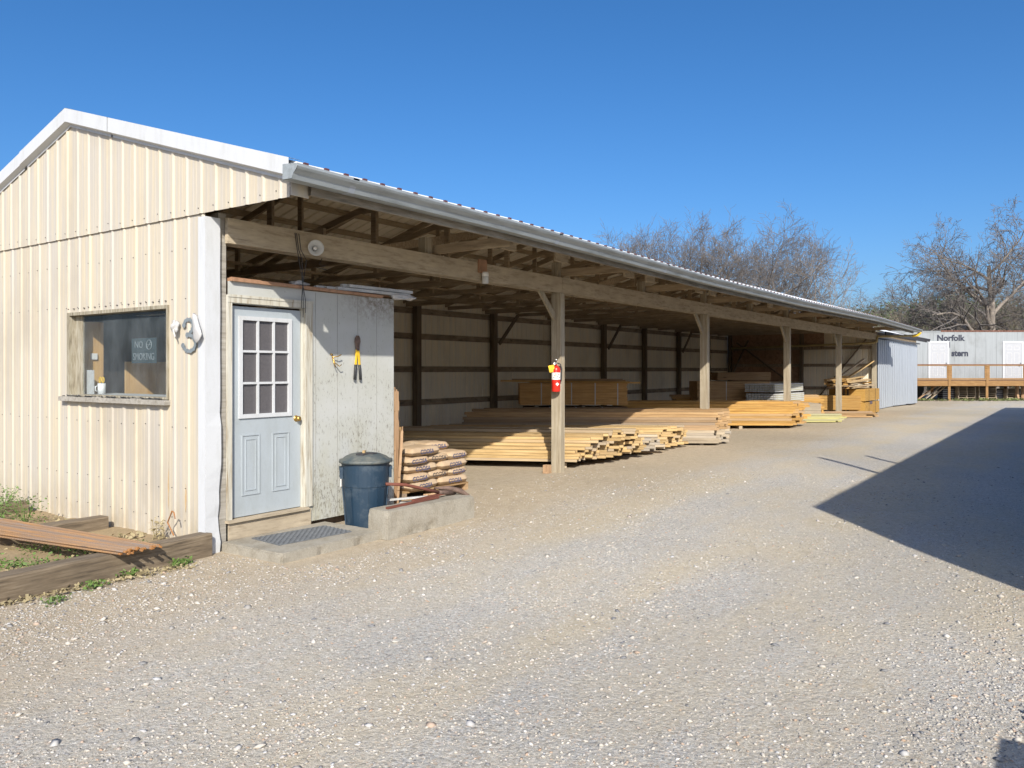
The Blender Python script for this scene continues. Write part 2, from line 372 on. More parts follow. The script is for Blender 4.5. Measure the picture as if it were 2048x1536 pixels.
stones = [(0, (.15, .145, .14)), (.25, (.39, .36, .31)), (.5, (.39, .375, .345)), (.68, (.29, .285, .28)), (.82, (.50, .49, .47)), (.93, (.34, .24, .17)), (1, (.66, .65, .62))]
c1 = ramp(t, chan(v1), stones); c2 = ramp(t, chan(v2), stones)
fine = mix(t, .5, c1, c2)
spk = ramp(t, noise(t, v, 210, 3, .8), [(.36, (.50, .50, .50)), (.47, (1, 1, 1)), (.60, (1, 1, 1)), (.70, (1.35, 1.35, 1.35))])
fine = mix(t, 1.0, fine, spk, 'MULTIPLY')
dirt = ramp(t, noise(t, v, 14, 8, .75), [(.3, (.31, .255, .175)), (.55, (.43, .37, .275)), (.75, (.50, .45, .35))])
pn = noise(t, v, .42, 7, .62); pn2 = noise(t, coord(t, (.5, 1.3, 1)), .9, 6, .65)
pm = mix(t, .5, pn, pn2)
trk = noise(t, coord(t, (.045, .85, 1)), 1.0, 5, .55)     # lanes worn along the drive
pm = mix(t, .45, pm, trk)
mask = ramp(t, pm, [(.45, .0), (.56, .80)])
big = ramp(t, noise(t, v, .16, 4, .6), [(.35, (1.12, 1.145, 1.15)), (.65, (1.37, 1.38, 1.345))])
dirt = mix(t, .6, dirt, mix(t, 1.0, dirt, spk, 'MULTIPLY'))
col = mix(t, mask, fine, dirt)
# trodden earth in under the front of the shed
sx = nd(t, 'ShaderNodeSeparateXYZ'); t.links.new(v, sx.inputs[0])
mr = nd(t, 'ShaderNodeMapRange'); mr.interpolation_type = 'SMOOTHSTEP'; mr.inputs[1].default_value = -3.0; mr.inputs[2].default_value = -.9
ny_ = nd(t, 'ShaderNodeMath', operation='MULTIPLY_ADD', i_1=1.6, i_2=-.8); t.links.new(pn2, ny_.inputs[0])
ay = nd(t, 'ShaderNodeMath', operation='ADD'); t.links.new(sx.outputs[1], ay.inputs[0]); t.links.new(ny_.outputs[0], ay.inputs[1]); t.links.new(ay.outputs[0], mr.inputs[0])
col = mix(t, mr.outputs[0], col, mix(t, .9, col, mix(t, .25, ramp(t, noise(t, v, 9, 8, .75), [(.3, (.24, .18, .11)), (.55, (.34, .27, .18)), (.75, (.41, .345, .25))]), fine)))
wh = ramp(t, noise(t, coord(t, (.7, .9, 1)), 1.3, 6, .65), [(.70, 0), (.78, .55)])
col = mix(t, wh, col, (.62, .60, .55))
col = mix(t, 1.0, col, big, 'MULTIPLY')
t.links.new(col, b.inputs['Base Color']); b.inputs['Roughness'].default_value = .95; b.inputs['Specular IOR Level'].default_value = .25
hm = nd(t, 'ShaderNodeMath', operation='ADD'); t.links.new(v1.outputs['Distance'], hm.inputs[0]); t.links.new(v3.outputs['Distance'], hm.inputs[1])
hn = nd(t, 'ShaderNodeMath', operation='MULTIPLY_ADD', i_1=-.6); t.links.new(hm.outputs[0], hn.inputs[0]); t.links.new(noise(t, v, 120, 4, .7), hn.inputs[2])
bump(t, b, hn.outputs[0], .8, .009)
V_ = np.stack([X_, Y_, Z_], -1).reshape(-1, 3)
g = fast_mesh('ground', V_, F_, m, smooth=True); tag(g, 'dusty grey and tan gravel yard', kind='structure')

# loose stones, thick near where one stands
m, t, b = newmat('stone'); at = nd(t, 'ShaderNodeAttribute', attribute_name='tone')
t.links.new(ramp(t, at.outputs['Fac'], [(0, (.16, .165, .175)), (.3, (.44, .41, .36)), (.55, (.47, .44, .385)), (.72, (.40, .405, .41)), (.86, (.38, .27, .19)), (.96, (.50, .48, .44)), (1, (.56, .54, .51))]), b.inputs['Base Color'])
b.inputs['Roughness'].default_value = .9
def clusters(x, y):
    a = .5 + .5 * np.sin(x * .5 + 1.7 * np.sin(y * .9) + .6 * np.sin(x * 2.3)) * np.sin(y * 1.7 + .9 * np.sin(x * .7 + 1) + .5 * np.sin(y * 4.1)); b = .5 + .5 * np.sin(x * 3.1 + 2 * np.sin(y * 2.7)) * np.sin(y * 3.7 + 2 * np.sin(x * 2.1)); return np.clip(a * .7 + b * .4, 0, 1)
def pebbles(n, rng, dlo, dhi, smin, smax, dens_pow=1.0, face=None):
    d = dlo * (dhi / dlo) ** (rng.random(n) ** dens_pow); r = (rng.random(n) * 2 - 1) * .70 * d
    x = CAM.x + RGT.x * r + FWD.x * d; y = CAM.y + RGT.y * r + FWD.y * d
    keep = (rng.random(n) < .12 + .88 * clusters(x, y) ** 2) & ~((x > -3) & (y > -.15)) & ~((x > .1) & (x < 2.8) & (y > -1.15))
    x, y = x[keep], y[keep]; n = len(x)
    s = smin + (smax - smin) * rng.random(n) ** 3.2
    base = np.array([[1,0,0],[-1,0,0],[0,1,0],[0,-1,0],[0,0,1],[0,0,-1],[.62,.62,.45],[-.62,.62,.45],[.62,-.62,.45],[-.62,-.62,.45]])
    tri = np.array([[4,6,7],[4,7,9],[4,9,8],[4,8,6],[6,2,7],[7,1,9],[9,3,8],[8,0,6],[0,2,6],[2,1,7],[1,3,9],[3,0,8],[0,5,2],[2,5,1],[1,5,3],[3,5,0]])
    P = base[None] * (1 + .35 * (rng.random((n, 10, 1)) - .5)) * s[:, None, None] * np.stack([1 + .5 * rng.random(n), .75 + .4 * rng.random(n), .4 + .35 * rng.random(n)], -1)[:, None, :]
    a = rng.random(n) * 6.28; ca, sa = np.cos(a)[:, None], np.sin(a)[:, None]
    tl = (rng.random(n) - .5)[:, None] * .8
    zz = P[..., 2] + tl * P[..., 0]
    xx = P[..., 0] * ca - P[..., 1] * sa; yy = P[..., 0] * sa + P[..., 1] * ca
    V = np.stack([xx + x[:, None], yy + y[:, None], zz + (gh(x, y) + s * .15)[:, None]], -1).reshape(-1, 3)
    F = (tri[None] + (np.arange(n) * 10)[:, None, None]).reshape(-1, 3)
    return V, F, np.repeat(rng.random(n), 10)
rng = np.random.default_rng(5)
V1, F1, T1 = pebbles(150000, rng, 3.0, 13, .003, .011, .85)
V2, F2, T2 = pebbles(5000, rng, 3.0, 14, .007, .024, .75)
st = fast_mesh('loose_gravel', np.vstack([V1, V2]), np.vstack([F1, F2 + len(V1)]), m, attr=np.concatenate([T1, T2]))
tag(st, 'loose grey, tan and rusty brown stones strewn over the yard', 'gravel', kind='stuff')

# ------------------------------------------------------------------ the lumber shed
EZ = [(-1, 0), (0, 0), (3, 0), (9, -.07), (15, -.07), (24, .01), (33, -.04), (60, -.04)]
def sag(x):
    return float(np.interp(x, [p[0] for p in EZ], [p[1] for p in EZ]))
RIDGE = 2.47; EY = -1.28; BY = 6.35; L = 30.5
def rz(x, y):
    k = min(1, max(0, (RIDGE - y) / 3.7)); return 4.555 - .297 * abs(y - RIDGE) + sag(x) * k

shed = thing('lumber_shed', 'long open-fronted lumber shed with cream ribbed gable, timber posts and sagging galvanised gutter', 'shed')
PITCH = .2286
def ribs(mb, a0, a1, z0f, z1f, place, rib=.0125, phase=0.0):
    """ribbed sheet: a runs along the sheet, place(a, out, z) gives the point; major rib each 22.9 cm with two faint beads between"""
    prof = [(0, 0), (.030, 0), (.048, 1), (.068, 1), (.086, 0), (.128, 0), (.134, .15), (.142, 0), (.178, 0), (.184, .15), (.192, 0)]
    pts = []
    k0 = math.floor((a0 - phase) / PITCH) - 1
    for k in range(k0, int((a1 - phase) / PITCH) + 2):
        for q, h in prof:
            a = phase + k * PITCH + q
            if a0 < a < a1: pts.append((a, h * rib))
    pts = [(a0, 0)] + pts + [(a1, 0)]
    n = len(mb.v)
    for a, h in pts:
        mb.v.append(tuple(place(a, h, z0f(a)))); mb.v.append(tuple(place(a, h, z1f(a))))
    for i in range(len(pts) - 1):
        mb.f.append((n + 2*i, n + 2*i + 2, n + 2*i + 3, n + 2*i + 1)); mb.mi.append(mb.cur)
def K(c): return lambda a: c
# gable wall, lower tier with the window hole, upper tier lapping over it
WY0, WY1, WZ0, WZ1 = .607, 2.577, 1.41, 2.34
g1 = MB(); pl = lambda a, h, z: (-h - .012, a, z)
ribs(g1, 0.02, WY0, K(-.08), K(3.20), pl); ribs(g1, WY0, WY1, K(-.08), K(WZ0), pl)
ribs(g1, WY0, WY1, K(WZ1), K(3.20), pl); ribs(g1, WY1, BY - .25, K(-.08), K(3.20), pl)
g1.build('gable_siding', M['cream'], shed)
g2 = MB(); pl2 = lambda a, h, z: (-h - .030, a, z)
ribs(g2, EY + .07, RIDGE, K(3.175), lambda a: rz(0, a) - .05, pl2); ribs(g2, RIDGE, BY - .05, K(3.175), lambda a: rz(0, a) - .05, pl2)
g2.build('gable_siding', M['cream'], shed)
# short return of the siding round the eave corner
mb = MB(); mb.box(-.03, EY + .05, 3.19, .16, EY + .062, rz(0, EY) - .14); mb.build('eave_return', M['cream'], shed)
# screws, in rows: dark rusty heads
mb = MB()
for z in (2.40, 2.86, 3.24, 1.15, .55, .25):
    for k in range(-5, 28):
        y = k * PITCH + .10 + rnd.uniform(-.01, .01)
        if (y < .05 and z < 3.2) or y > 6: continue
        if z > 3.2: x = -.031
        else: x = -.013
        if WY0 - .03 < y < WY1 + .03 and WZ0 - .05 < z < WZ1 + .03: continue
        zz = z + rnd.uniform(-.012, .012)
        mb.box(x - .006, y - .0035, zz - .004, x + .002, y + .0035, zz + .0035)
for k in range(18):
    y = WY0 + .05 + k * .112; mb.box(-.03, y - .004, WZ1 + .035, -.006, y + .004, WZ1 + .045)
tag(mb.build('screws', M['dark'], shed), kind='stuff')
# rust run and hand-brushed stains low on the siding
def streak(y, z0, z1, wd, mat, x=-.0145):
    m_ = MB(); n = 9
    for s in (0, 1):
        pass
    L_ = [(y + rnd.uniform(-.2, .2) * wd - wd * .5 * (1 - abs(2 * i / n - 1)), z0 + (z1 - z0) * i / n) for i in range(n + 1)]
    R_ = [(y + rnd.uniform(-.2, .2) * wd + wd * .5 * (1 - abs(2 * i / n - 1)), z0 + (z1 - z0) * i / n) for i in range(n + 1)]
    for i in range(n): m_.quad((x, L_[i][0], L_[i][1]), (x, R_[i][0], R_[i][1]), (x, R_[i+1][0], R_[i+1][1]), (x, L_[i+1][0], L_[i+1][1]))
    return m_
M['ruststain'] = plain('rust_stain', (.50, .35, .19), .7, 0, .12, 20)
streak(.33, .33, .60, .035, M['ruststain']).build('rust_stain', M['ruststain'], shed)
streak(.62, .33, .80, .02, M['ruststain']).build('rust_stain', M['ruststain'], shed)
# rake trim, white metal, in lapped pieces; grey return below it
def rake(y0, y1, out, name='rake_trim'):
    mb = MB()
    za, zb = rz(0, y0), rz(0, y1)
    mb.quad((-out, y0, za + .045), (-out, y1, zb + .045), (-out, y1, zb - .105), (-out, y0, za - .105))
    mb.quad((-out, y0, za - .105), (-out, y1, zb - .105), (-.045, y1, zb - .125), (-.045, y0, za - .125))
    mb.quad((-.045, y0, za - .125), (-.045, y1, zb - .125), (-.045, y1, zb - .150), (-.045, y0, za - .150))
    mb.quad((-out, y0, za + .045), (-out, y1, zb + .045), (.10, y1, zb + .047), (.10, y0, za + .047))
    mb.build(name, M['white'], shed)
rake(EY - .0, 1.62, .100); rake(1.59, RIDGE, .108); rake(RIDGE, 3.55, .108); rake(3.5, BY, .100)
# corner trim: dented white L
mb = MB(); n = 26
def dent(z): 
    return .008 * math.sin(z * 9) * (1 if z < 1.3 else .1) + (.014 * math.exp(-((z - 1.15) / .12) ** 2)) - .025 * math.exp(-((z - .25) / .1) ** 2)
for i in range(n):
    z0 = -.06 + 3.20 * i / n; z1 = -.06 + 3.20 * (i + 1) / n
    for (xa, ya, xb, yb) in ((-.045, .08, -.045, -.03), (-.045, -.03, .112, -.035)):
        k0, k1 = dent(z0), dent(z1); e0 = k0 if xb > 0 else k0 * .3; e1 = k1 if xb > 0 else k1 * .3; s0 = 0 if ya > 0 else k0 * .3; s1 = 0 if ya > 0 else k1 * .3
        mb.quad((xa, ya - s0, z0), (xb + (e0 if xb > 0 else 0), yb - e0, z0), (xb + (e1 if xb > 0 else 0), yb - e1, z1), (xa, ya - s1, z1))
mb.build('corner_trim', M['white'], shed)
mb = MB(); mb.box(.118, .005, -.08, .205, .12, 3.2); mb.build('corner_post', M['grey'], shed)

# window
win = MB()
for (y0, y1, z0, z1) in ((WY1 - .05, WY1, WZ0 + .0201, WZ1 - .0351), (WY0, WY0 + .02, WZ0 + .0201, WZ1 - .0351), (WY0, WY1, WZ1 - .035, WZ1), (WY0, WY1, WZ0, WZ0 + .02)):
    win.box(-.035, y0, z0, .09, y1, z1)
wf = win.build('window', M['oldframe'], shed)
mb = MB()
mb.box(.03, WY1 - .16, WZ0 + .02, .075, WY1 - .052, WZ1 - .037); mb.box(.035, WY1 - .20, WZ0 + .02, .06, WY1 - .162, WZ1 - .037); mb.build('sash', M['oldframe'], wf)
mb = MB(); mb.quad((.047, WY0 + .022, WZ0 + .022), (.047, WY0 + .022, WZ1 - .037), (.047, WY1 - .19, WZ1 - .037), (.047, WY1 - .19, WZ0 + .022)); mb.build('pane', M['glass'], wf)
mb = MB(); 
for k in range(14):
    y0 = WY0 - .02 + k * .149; 
    mb.box(-.075 - rnd.uniform(0, .012), y0, WZ0 - .055, -.005, y0 + .1492, WZ0 - .002 + rnd.uniform(-.006, .006))
mb.build('sill', M['grey'], wf)
# crusts of old caulk along the sill
mb = MB()
for k in range(60):
    y = rnd.uniform(WY0, WY1); mb.bar((-.06 + rnd.uniform(-.015, .02), y, WZ0 + .004), (-.06 + rnd.uniform(-.015, .03), y + rnd.uniform(.02, .1), WZ0 + rnd.uniform(0, .014)), .006, .008)
tag(mb.build('caulk', M['black'], wf), kind='stuff')

# roof sheets
def roof_sheet(x0, x1, ya, yb, zf, name, mats, par):
    mb = MB(); prof = [(0, 0), (.030, 0), (.048, 1), (.068, 1), (.086, 0), (.1, 0)]
    xs = []
    k = 0
    while x0 + k * PITCH < x1:
        for q, h in prof[:-1]:
            x = x0 + k * PITCH + q
            if x < x1: xs.append((x, h * .028))
        k += 1
    xs.append((x1, 0))
    for dz, mi in ((0, 0), (-.004, 1)):
        mb.cur = mi; n = len(mb.v)
        for x, h in xs:
            mb.v.append((x, ya, zf(x, ya) + h + dz)); mb.v.append((x, yb, zf(x, yb) + h + dz))
        for i in range(len(xs) - 1):
            mb.f.append((n + 2*i, n + 2*i + 1, n + 2*i + 3, n + 2*i + 2)); mb.mi.append(mi)
    me = bpy.data.meshes.new(name); me.from_pydata(mb.v, [], mb.f)
    for q in mats: me.materials.append(q)
    me.polygons.foreach_set('material_index', mb.mi)
    o = bpy.data.objects.new(name, me); C.objects.link(o); o.parent = par; return o
M['rooftop'] = paint('roof_top', (.66, .68, .70), (.50, .51, .52), (.5, .5, 1), .4, .2)
M['roofedge'] = plain('roof_rib_end', (.10, .035, .035), .8)
r1 = roof_sheet(-.06, 32.2, EY - .11, RIDGE, rz, 'roof', (M['rooftop'], M['roof_under']), shed)
roof_sheet(-.06, 32.2, RIDGE, BY, rz, 'roof', (M['rooftop'], M['roof_under']), shed)
mb = MB()
for sgn in (-1, 1):
    mb.quad((-.11, RIDGE, 4.60), (32.25, RIDGE, 4.60), (32.25, RIDGE + sgn * .16, 4.555), (-.11, RIDGE + sgn * .16, 4.555))
mb.build('ridge_cap', M['rooftop'], r1)
mb = MB()                                                  # closure strip under the rib ends at the eave
x = -.06
while x < 32.1:
    z = rz(x, EY - .11); mb.box(x + .036, EY - .113, z + .001, x + .080, EY - .09, z + .034); x += PITCH
tag(mb.build('rib_closure', M['roofedge'], r1), kind='stuff')
# purlins
ys = [-1.12, -.55, .04, .64, 1.24, 1.84, 2.34, 2.62, 3.2, 3.8, 4.4, 5.0, 5.6, 6.1]
for y in ys:
    mb = MB()
    for a in np.arange(0, 30.4, 3.05):
        a1 = min(a + 3.048, 32.0) if a < 27.4 else 32.0
        if a > 30: break
        mb.bar((a, y, rz(a, y) - .052), (a1, y, rz(a1, y) - .052), .038, .088)
    mb.build('purlin', M['purlin'], shed)
# trusses
def truss(x, main):
    mb = MB(); th = .04; j = rnd.uniform(-.01, .01)
    tc = lambda y: rz(x, y) - .148
    mb.bar((x, EY + .04, tc(EY + .04)), (x, RIDGE, tc(RIDGE)), th, .10); mb.bar((x + .001, BY - .1, tc(BY - .1)), (x + .001, RIDGE, tc(RIDGE)), th - .002, .10)
    b0, bh = (EY + .1, .115) if main else (.17, .088)
    mb.bar((x + .042, b0, 3.235), (x + .042, RIDGE + .2, 3.235 + j), th, bh); mb.bar((x + .043, RIDGE + .2, 3.235 + j), (x + .043, 6.12, 3.235), th - .002, bh - .002)
    for (ya, za, yb, zb) in ((1.0, 3.23, 1.0, tc(1.0)), (1.06, tc(1.0) - .07, 3.8, 3.29), (RIDGE, 3.25, RIDGE + .01, tc(RIDGE)), (3.94, 3.23, 3.94, tc(3.94))):
        mb.bar((x - .040, ya, za), (x - .040, yb, zb), .038, .088, (0, 1, 0) if ya == yb else (0, 0, 1))
    mb.box(x - .075, .86, tc(1) - .17, x - .0605, 1.2, tc(1) - .01)
    if main: mb.bar((x + .085, EY + .08, tc(EY) - .03), (x + .085, EY + .42, tc(EY + .3) - .05), .045, .15)
    mb.build('truss', M['truss'], shed)
for k in range(9):
    x0 = 3.24 + 3.06 * k; truss(x0, True); truss(x0 + 1.52, False)
truss(1.55, False)
# long lateral braces lying on the bottom chords, and diagonal sway braces
for y in (3.6,):
    mb = MB(); mb.bar((.2, y, 3.30), (30.4, y, 3.30), .09, .035); mb.build('lateral_brace', M['truss'], shed)
for (xa, xb, y) in ((3.2, 6.2, .9), (9.0, 12.2, .9), (15, 18, 1.2), (21, 24, 1.2), (27, 30, 1.2)):
    mb = MB(); mb.bar((xa, y, 3.3), (xb, y + .3, 4.0), .04, .12); mb.build('sway_brace', M['truss'], shed)

# front beam in spliced lengths
bx_ = [0.18, 6.29, 12.41, 18.56, 24.56, 30.62]
for i in range(5):
    mb = MB(); j = .004 * (i % 2)
    mb.bar((bx_[i], -.035 - j, 3.035), (bx_[i + 1] - .004, -.035 - j, 3.035 + .004 * i), .045, .242)
    mb.bar((bx_[i], .135, 3.035), (bx_[i + 1] - .004, .135, 3.035 + .004 * i), .045, .235)
    mb.build('front_beam', M['beam'], shed)
PX = [6.28, 12.40, 18.56, 24.56, 30.5]
for i, x in enumerate(PX):
    mb = MB(); zt = 3.40; wd = .066
    mb.box(x - wd, -.01, gz(x, 0) - .1, x + wd, .108, 2.912); mb.box(x - wd + .006, -.008, 2.912, x + wd - .006, .108, zt)
    mb.box(x - wd + .002, -.064, gz(x, 0) - .1, x + wd - .002, -.0105, 2.909)
    mb.build('post', M['post'], shed, bevel=.004)
    if i < 4:
        mb = MB(); mb.bar((x - .56, .05, 3.0), (x - .06, .05, 2.52), .04, .088); mb.build('knee_brace', M['post'], shed)
for x in (3.15, 9.30, 15.45, 21.5, 27.5):
    mb = MB(); mb.box(x - .07, -.008, 2.93, x + .07, .108, 3.37); mb.build('stub_post', M['post'], shed, bevel=.004)
# blocking between eave and beam
for x in (3.9, 5.2, 7.3, 8.1, 10.3, 11.0, 13.6, 14.7, 16.8, 19.5, 22.3, 25.7):
    mb = MB(); mb.box(x - .16, -.72, rz(x, -.7) - .36, x + .16, -.68, rz(x, -.7) - .16); mb.build('block', M['beam'], shed)
# eave fascia board and gutter
def strip(mb, prof, xs, mi=0):
    n = len(mb.v); m_ = len(prof)
    for x in xs:
        for (y, z) in prof: mb.v.append((x, y, z + rz(x, EY)))
    for i in range(len(xs) - 1):
        for j in range(m_ - 1):
            mb.f.append((n + i*m_ + j, n + (i+1)*m_ + j, n + (i+1)*m_ + j + 1, n + i*m_ + j + 1)); mb.mi.append(mi)
xs = [.14] + list(np.arange(1, 32.2, .8))
mb = MB(); strip(mb, [(EY + .0, -.03), (EY + .0, -.232), (EY + .035, -.232), (EY + .035, -.03)], xs); mb.build('fascia_board', M['fascia'], shed)
xs = [-.17] + list(np.arange(.4, 32.0, .8)) + [32.35]
prof = [(EY - .012, -.03), (EY - .012, -.158), (EY - .125, -.162), (EY - .145, -.12), (EY - .185, -.085), (EY - .198, -.065), (EY - .198, -.045), (EY - .178, -.045)]
gut = MB(); strip(gut, prof, xs); strip(gut, [(p[0] - (.004 if p[0] < EY - .05 else -.003), p[1] - .004) for p in prof], xs)
z0 = rz(-.17, EY); gut.v += [(-.172, p[0], p[1] + z0) for p in prof[:-1]]; n = len(gut.v); gut.f.append(tuple(range(n - 7, n))); gut.mi.append(0)
go = gut.build('gutter', M['galvdirty'], shed)
for x in (.45, 3.9, 7.1, 10.2, 13.3, 16.5, 19.6, 22.8, 26, 29.2):
    mb = MB(); strip(mb, [(p[0] - .004, p[1] - (.006 if p[1] < -.1 else 0)) for p in prof[1:]], [x, x + .07]); mb.build('joint_band', M['galv'], go)

# back wall: siding, girts, posts, braces
bw = MB(); ribs(bw, 0, L + 10, K(-.1), lambda a: rz(0, 6.2) - .02, lambda a, h, z: (a, 6.17 + h, z)); bw.build('back_siding', M['inside_siding'], shed)
for z in (3.10, 2.50, 1.72, .93):
    mb = MB()
    for a in np.arange(.3, 30.3, 3.05): mb.box(a, 6.13, z - .07, min(a + 3.045, 30.5), 6.168, z + .07)
    mb.build('girt', M['girt'], shed)
for k in range(9):
    x = 3.6 + 3.05 * k; mb = MB(); mb.box(x - .075, 5.98, -.1, x + .075, 6.128, 3.3); mb.build('back_post', M['darkpost'], shed)
    if k in (3, 5, 7):
        mb = MB(); mb.bar((x + .09, 5.93, 2.4), (x + .95, 5.93, 3.2), .04, .09); mb.build('back_brace', M['darkpost'], shed)
# far end wall
ew = MB(); pe = lambda a, h, z: (30.62 + h, a, z)
ribs(ew, .1, 2.9, K(-.05), K(2.6), pe); ribs(ew, .1, 2.0, K(2.6), lambda a: rz(30, a) - .2, pe); ribs(ew, 2.9, 6.1, K(-.05), K(1.2), pe)
ew.build('end_siding', M['inside_siding'], shed)
mb = MB(); mb.prism([(2.0, 2.6), (2.0, 4.1), (2.47, 4.3), (6.1, 3.3), (6.1, 1.2), (2.9, 1.2), (2.9, 2.6)], 'x', 30.60, 30.614); mb.build('end_panel', M['osb'], shed)
for y in (2.9, 6.02):
    mb = MB(); mb.box(30.44, y - .07, -.1, 30.598, y + .07, 3.4); mb.build('end_post', M['darkpost'], shed)
for z in (1.9, 2.62, .95):
    mb = MB(); mb.box(30.56, .12, z - .06, 30.598, 5.9, z + .06); mb.build('end_girt', M['girt'], shed)
for (ya, za, yb, zb) in ((2.4, .3, .3, 3.0), (3.3, 1.1, 5.7, 2.9), (6.0, 1.3, 5.2, 3.0)):
    mb = MB(); mb.bar((30.5, ya, za), (30.5, yb, zb), .04, .12, (1, 0, 0)); mb.build('end_brace', M['darkpost'], shed)

# office partition wall beside the door, door with nine lights
DX0, DX1 = .262, 1.135
mb = MB(); mb.box(.24, .0, .06, DX0 - .005, .03, 2.56); mb.box(DX0 - .005, 0, 2.345, DX1 + .01, .03, 2.56)
mb.box(DX1 + .01, 0, .085, 2.52, .03, 2.545); mb.box(2.50, .031, .02, 2.52, 5.9, 2.545)
dw = mb.build('partition_wall', M['dwall'], shed)
mb = MB()
for x in (1.31, 1.62, 1.93, 2.23):
    mb.box(x, -.002, .09, x + .005, .0005, 2.53)
mb.build('panel_groove', M['groove'], dw)
mb = MB(); mb.bar((.24, .02, 2.575), (2.3, .02, 2.56), .12, .03); mb.bar((.3, .3, 2.6), (2.5, .3, 2.58), .5, .018); mb.box(.03, .2, 2.57, 2.5, 6.1, 2.586); mb.build('office_ceiling', M['orangeboard'], shed)
tr = MB()
tr.box(DX0 - .062, -.024, .252, DX0 - .008, -.0015, 2.3515); tr.box(DX1 + .012, -.026, .252, DX1 + .115, -.0015, 2.3515)
tr.box(DX0 - .062, -.028, 2.352, DX1 + .115, -.0015, 2.425); tr.box(DX0 - .062, -.034, 2.405, DX1 + .12, -.0285, 2.43)
tr.box(DX1 + .012, -.034, .254, DX1 + .045, -.0262, 2.35); tr.box(DX0 - .008, -.002, .24, DX0 + .002, .055, 2.35); tr.box(DX1 , -.002, .24, DX1 + .011, .055, 2.35)
tr.build('door_trim', M['peel'], shed)
mb = MB(); mb.box(DX0 - .07, -.05, .225, DX1 + .05, .06, .25); mb.box(DX0 - .04, -.018, .02, DX1 + .1, .0, .224); mb.build('door_sill', M['beam'], shed)
dr = MB(); dx0, dx1, dz0, dz1 = DX0 + .006, DX1 - .005, .258, 2.325
lx0, lx1, lz0, lz1 = dx0 + .125, dx1 - .155, 1.255, 2.20
dr.box(dx0, .03, dz0, dx1, .07, lz0); dr.box(dx0, .03, lz1, dx1, .07, dz1); dr.box(dx0, .03, lz0, lx0, .07, lz1); dr.box(lx1, .03, lz0, dx1, .07, lz1)
door = dr.build('door', M['door'], shed)
mb = MB()
for (a, c_) in ((dx0 + .13, dx0 + .345), (dx1 - .365, dx1 - .15)):
    for (o1, o2, yy) in ((0, .018, .022), (.045, .055, .024)):
        x0, x1, z0, z1 = a + o1, c_ - o1, .46 + o1, 1.06 - o1
        q_ = (o2 - o1) * .5 + .003
        mb.box(x0, yy, z0 + q_, x0 + q_, .0305, z1 - q_); mb.box(x1 - q_, yy, z0 + q_, x1, .0305, z1 - q_)
        mb.box(x0, yy, z0, x1, .0305, z0 + q_ - .0003); mb.box(x0, yy, z1 - q_ + .0003, x1, .0305, z1)
mb.build('door_panel', M['door'], door)
mb = MB(); fw = .032
mb.box(lx0 - fw, .012, lz0 - fw, lx0 + .008, .04, lz1 + fw); mb.box(lx1 - .008, .012, lz0 - fw, lx1 + fw, .04, lz1 + fw)
mb.box(lx0, .0125, lz0 - fw, lx1, .04, lz0 + .008); mb.box(lx0, .0125, lz1 - .008, lx1, .04, lz1 + fw)
for k in (1, 2):
    x = lx0 + (lx1 - lx0) * k / 3; mb.box(x - .011, .016, lz0, x + .011, .038, lz1)
    z = lz0 + (lz1 - lz0) * k / 3; mb.box(lx0, .0165, z - .011, lx1, .038, z + .011)
mb.build('glazing_bars', M['white'], door)
for i in range(3):
    for j in range(3):
        x0 = lx0 + (lx1 - lx0) * i / 3 + .002; z0 = lz0 + (lz1 - lz0) * j / 3 + .002
        mb = MB(); mb.box(x0, .040, z0, x0 + (lx1 - lx0) / 3 - .004, .046, z0 + (lz1 - lz0) / 3 - .004); mb.build('pane', M['screen'], door)
kn = MB(); kp = [(.0, .062), (.018, .060), (.027, .048), (.028, .036), (.018, .022), (.012, .014), (.032, .006), (.034, .0)]
kn.lathe(kp, 20); ko = kn.build('door_knob', M['brass'], door, smooth=True); ko.location = (dx1 - .055, .03, 1.19); ko.rotation_euler = (R(90), 0, 0)

mb = MB(); mb.box(30.8, .03, 0, 40.6, .045, 3.02); mb.build('door_gap_shade', M['dark'], shed)  # dark sheet added as the shade seen through gaps between the sliding doors
# sliding metal doors and the section behind them
for i in range(3):
    a0 = 30.75 + i * 3.27; mb = MB(); o_ = -.06
    pf = lambda a, h, z, o_=o_: (a, o_ - h, z)
    nr = []; n = len(mb.v); P_ = .40
    pts = []
    k = 0
    while k * P_ < 2.9:
        for q, h in ((0, 0), (.05, 1), (.17, 1), (.22, 0)): pts.append((a0 + k * P_ + q, h * .03))
        k += 1
    for a, h in pts: mb.v.append(pf(a, h * 1.7, gz(a, 0) + .03 + .02 * i)); mb.v.append(pf(a, h * 1.7, 3.0 - .01 * abs(a - 36)))
    for q in range(len(pts) - 1): mb.f.append((n + 2*q, n + 2*q + 2, n + 2*q + 3, n + 2*q + 1)); mb.mi.append(0)
    mb.build('sliding_door', M['galv'], shed)
mb = MB(); mb.bar((30.7, -.1, 3.06), (36, -.13, 3.00), .10, .06); mb.bar((36, -.13, 3.00), (40.9, -.1, 3.03), .10, .06); mb.build('door_track', M['steel'], shed)
mb = MB(); mb.box(30.7, .02, 0, 30.74, .1, 3.25); mb.box(40.6, .0, -.02, 40.7, 6.1, 3.2); mb.box(30.8, .0, 3.04, 40.6, .05, 3.25); mb.build('store_wall', M['girt'], shed)
roof_sheet(32.2, 41.1, -.12, RIDGE, lambda x, y: 4.04 - .297 * abs(y - RIDGE), 'store_roof', (M['rooftop'], M['roof_under']), shed)
roof_sheet(32.2, 41.1, RIDGE, BY, lambda x, y: 4.04 - .297 * abs(y - RIDGE), 'store_roof', (M['rooftop'], M['roof_under']), shed)
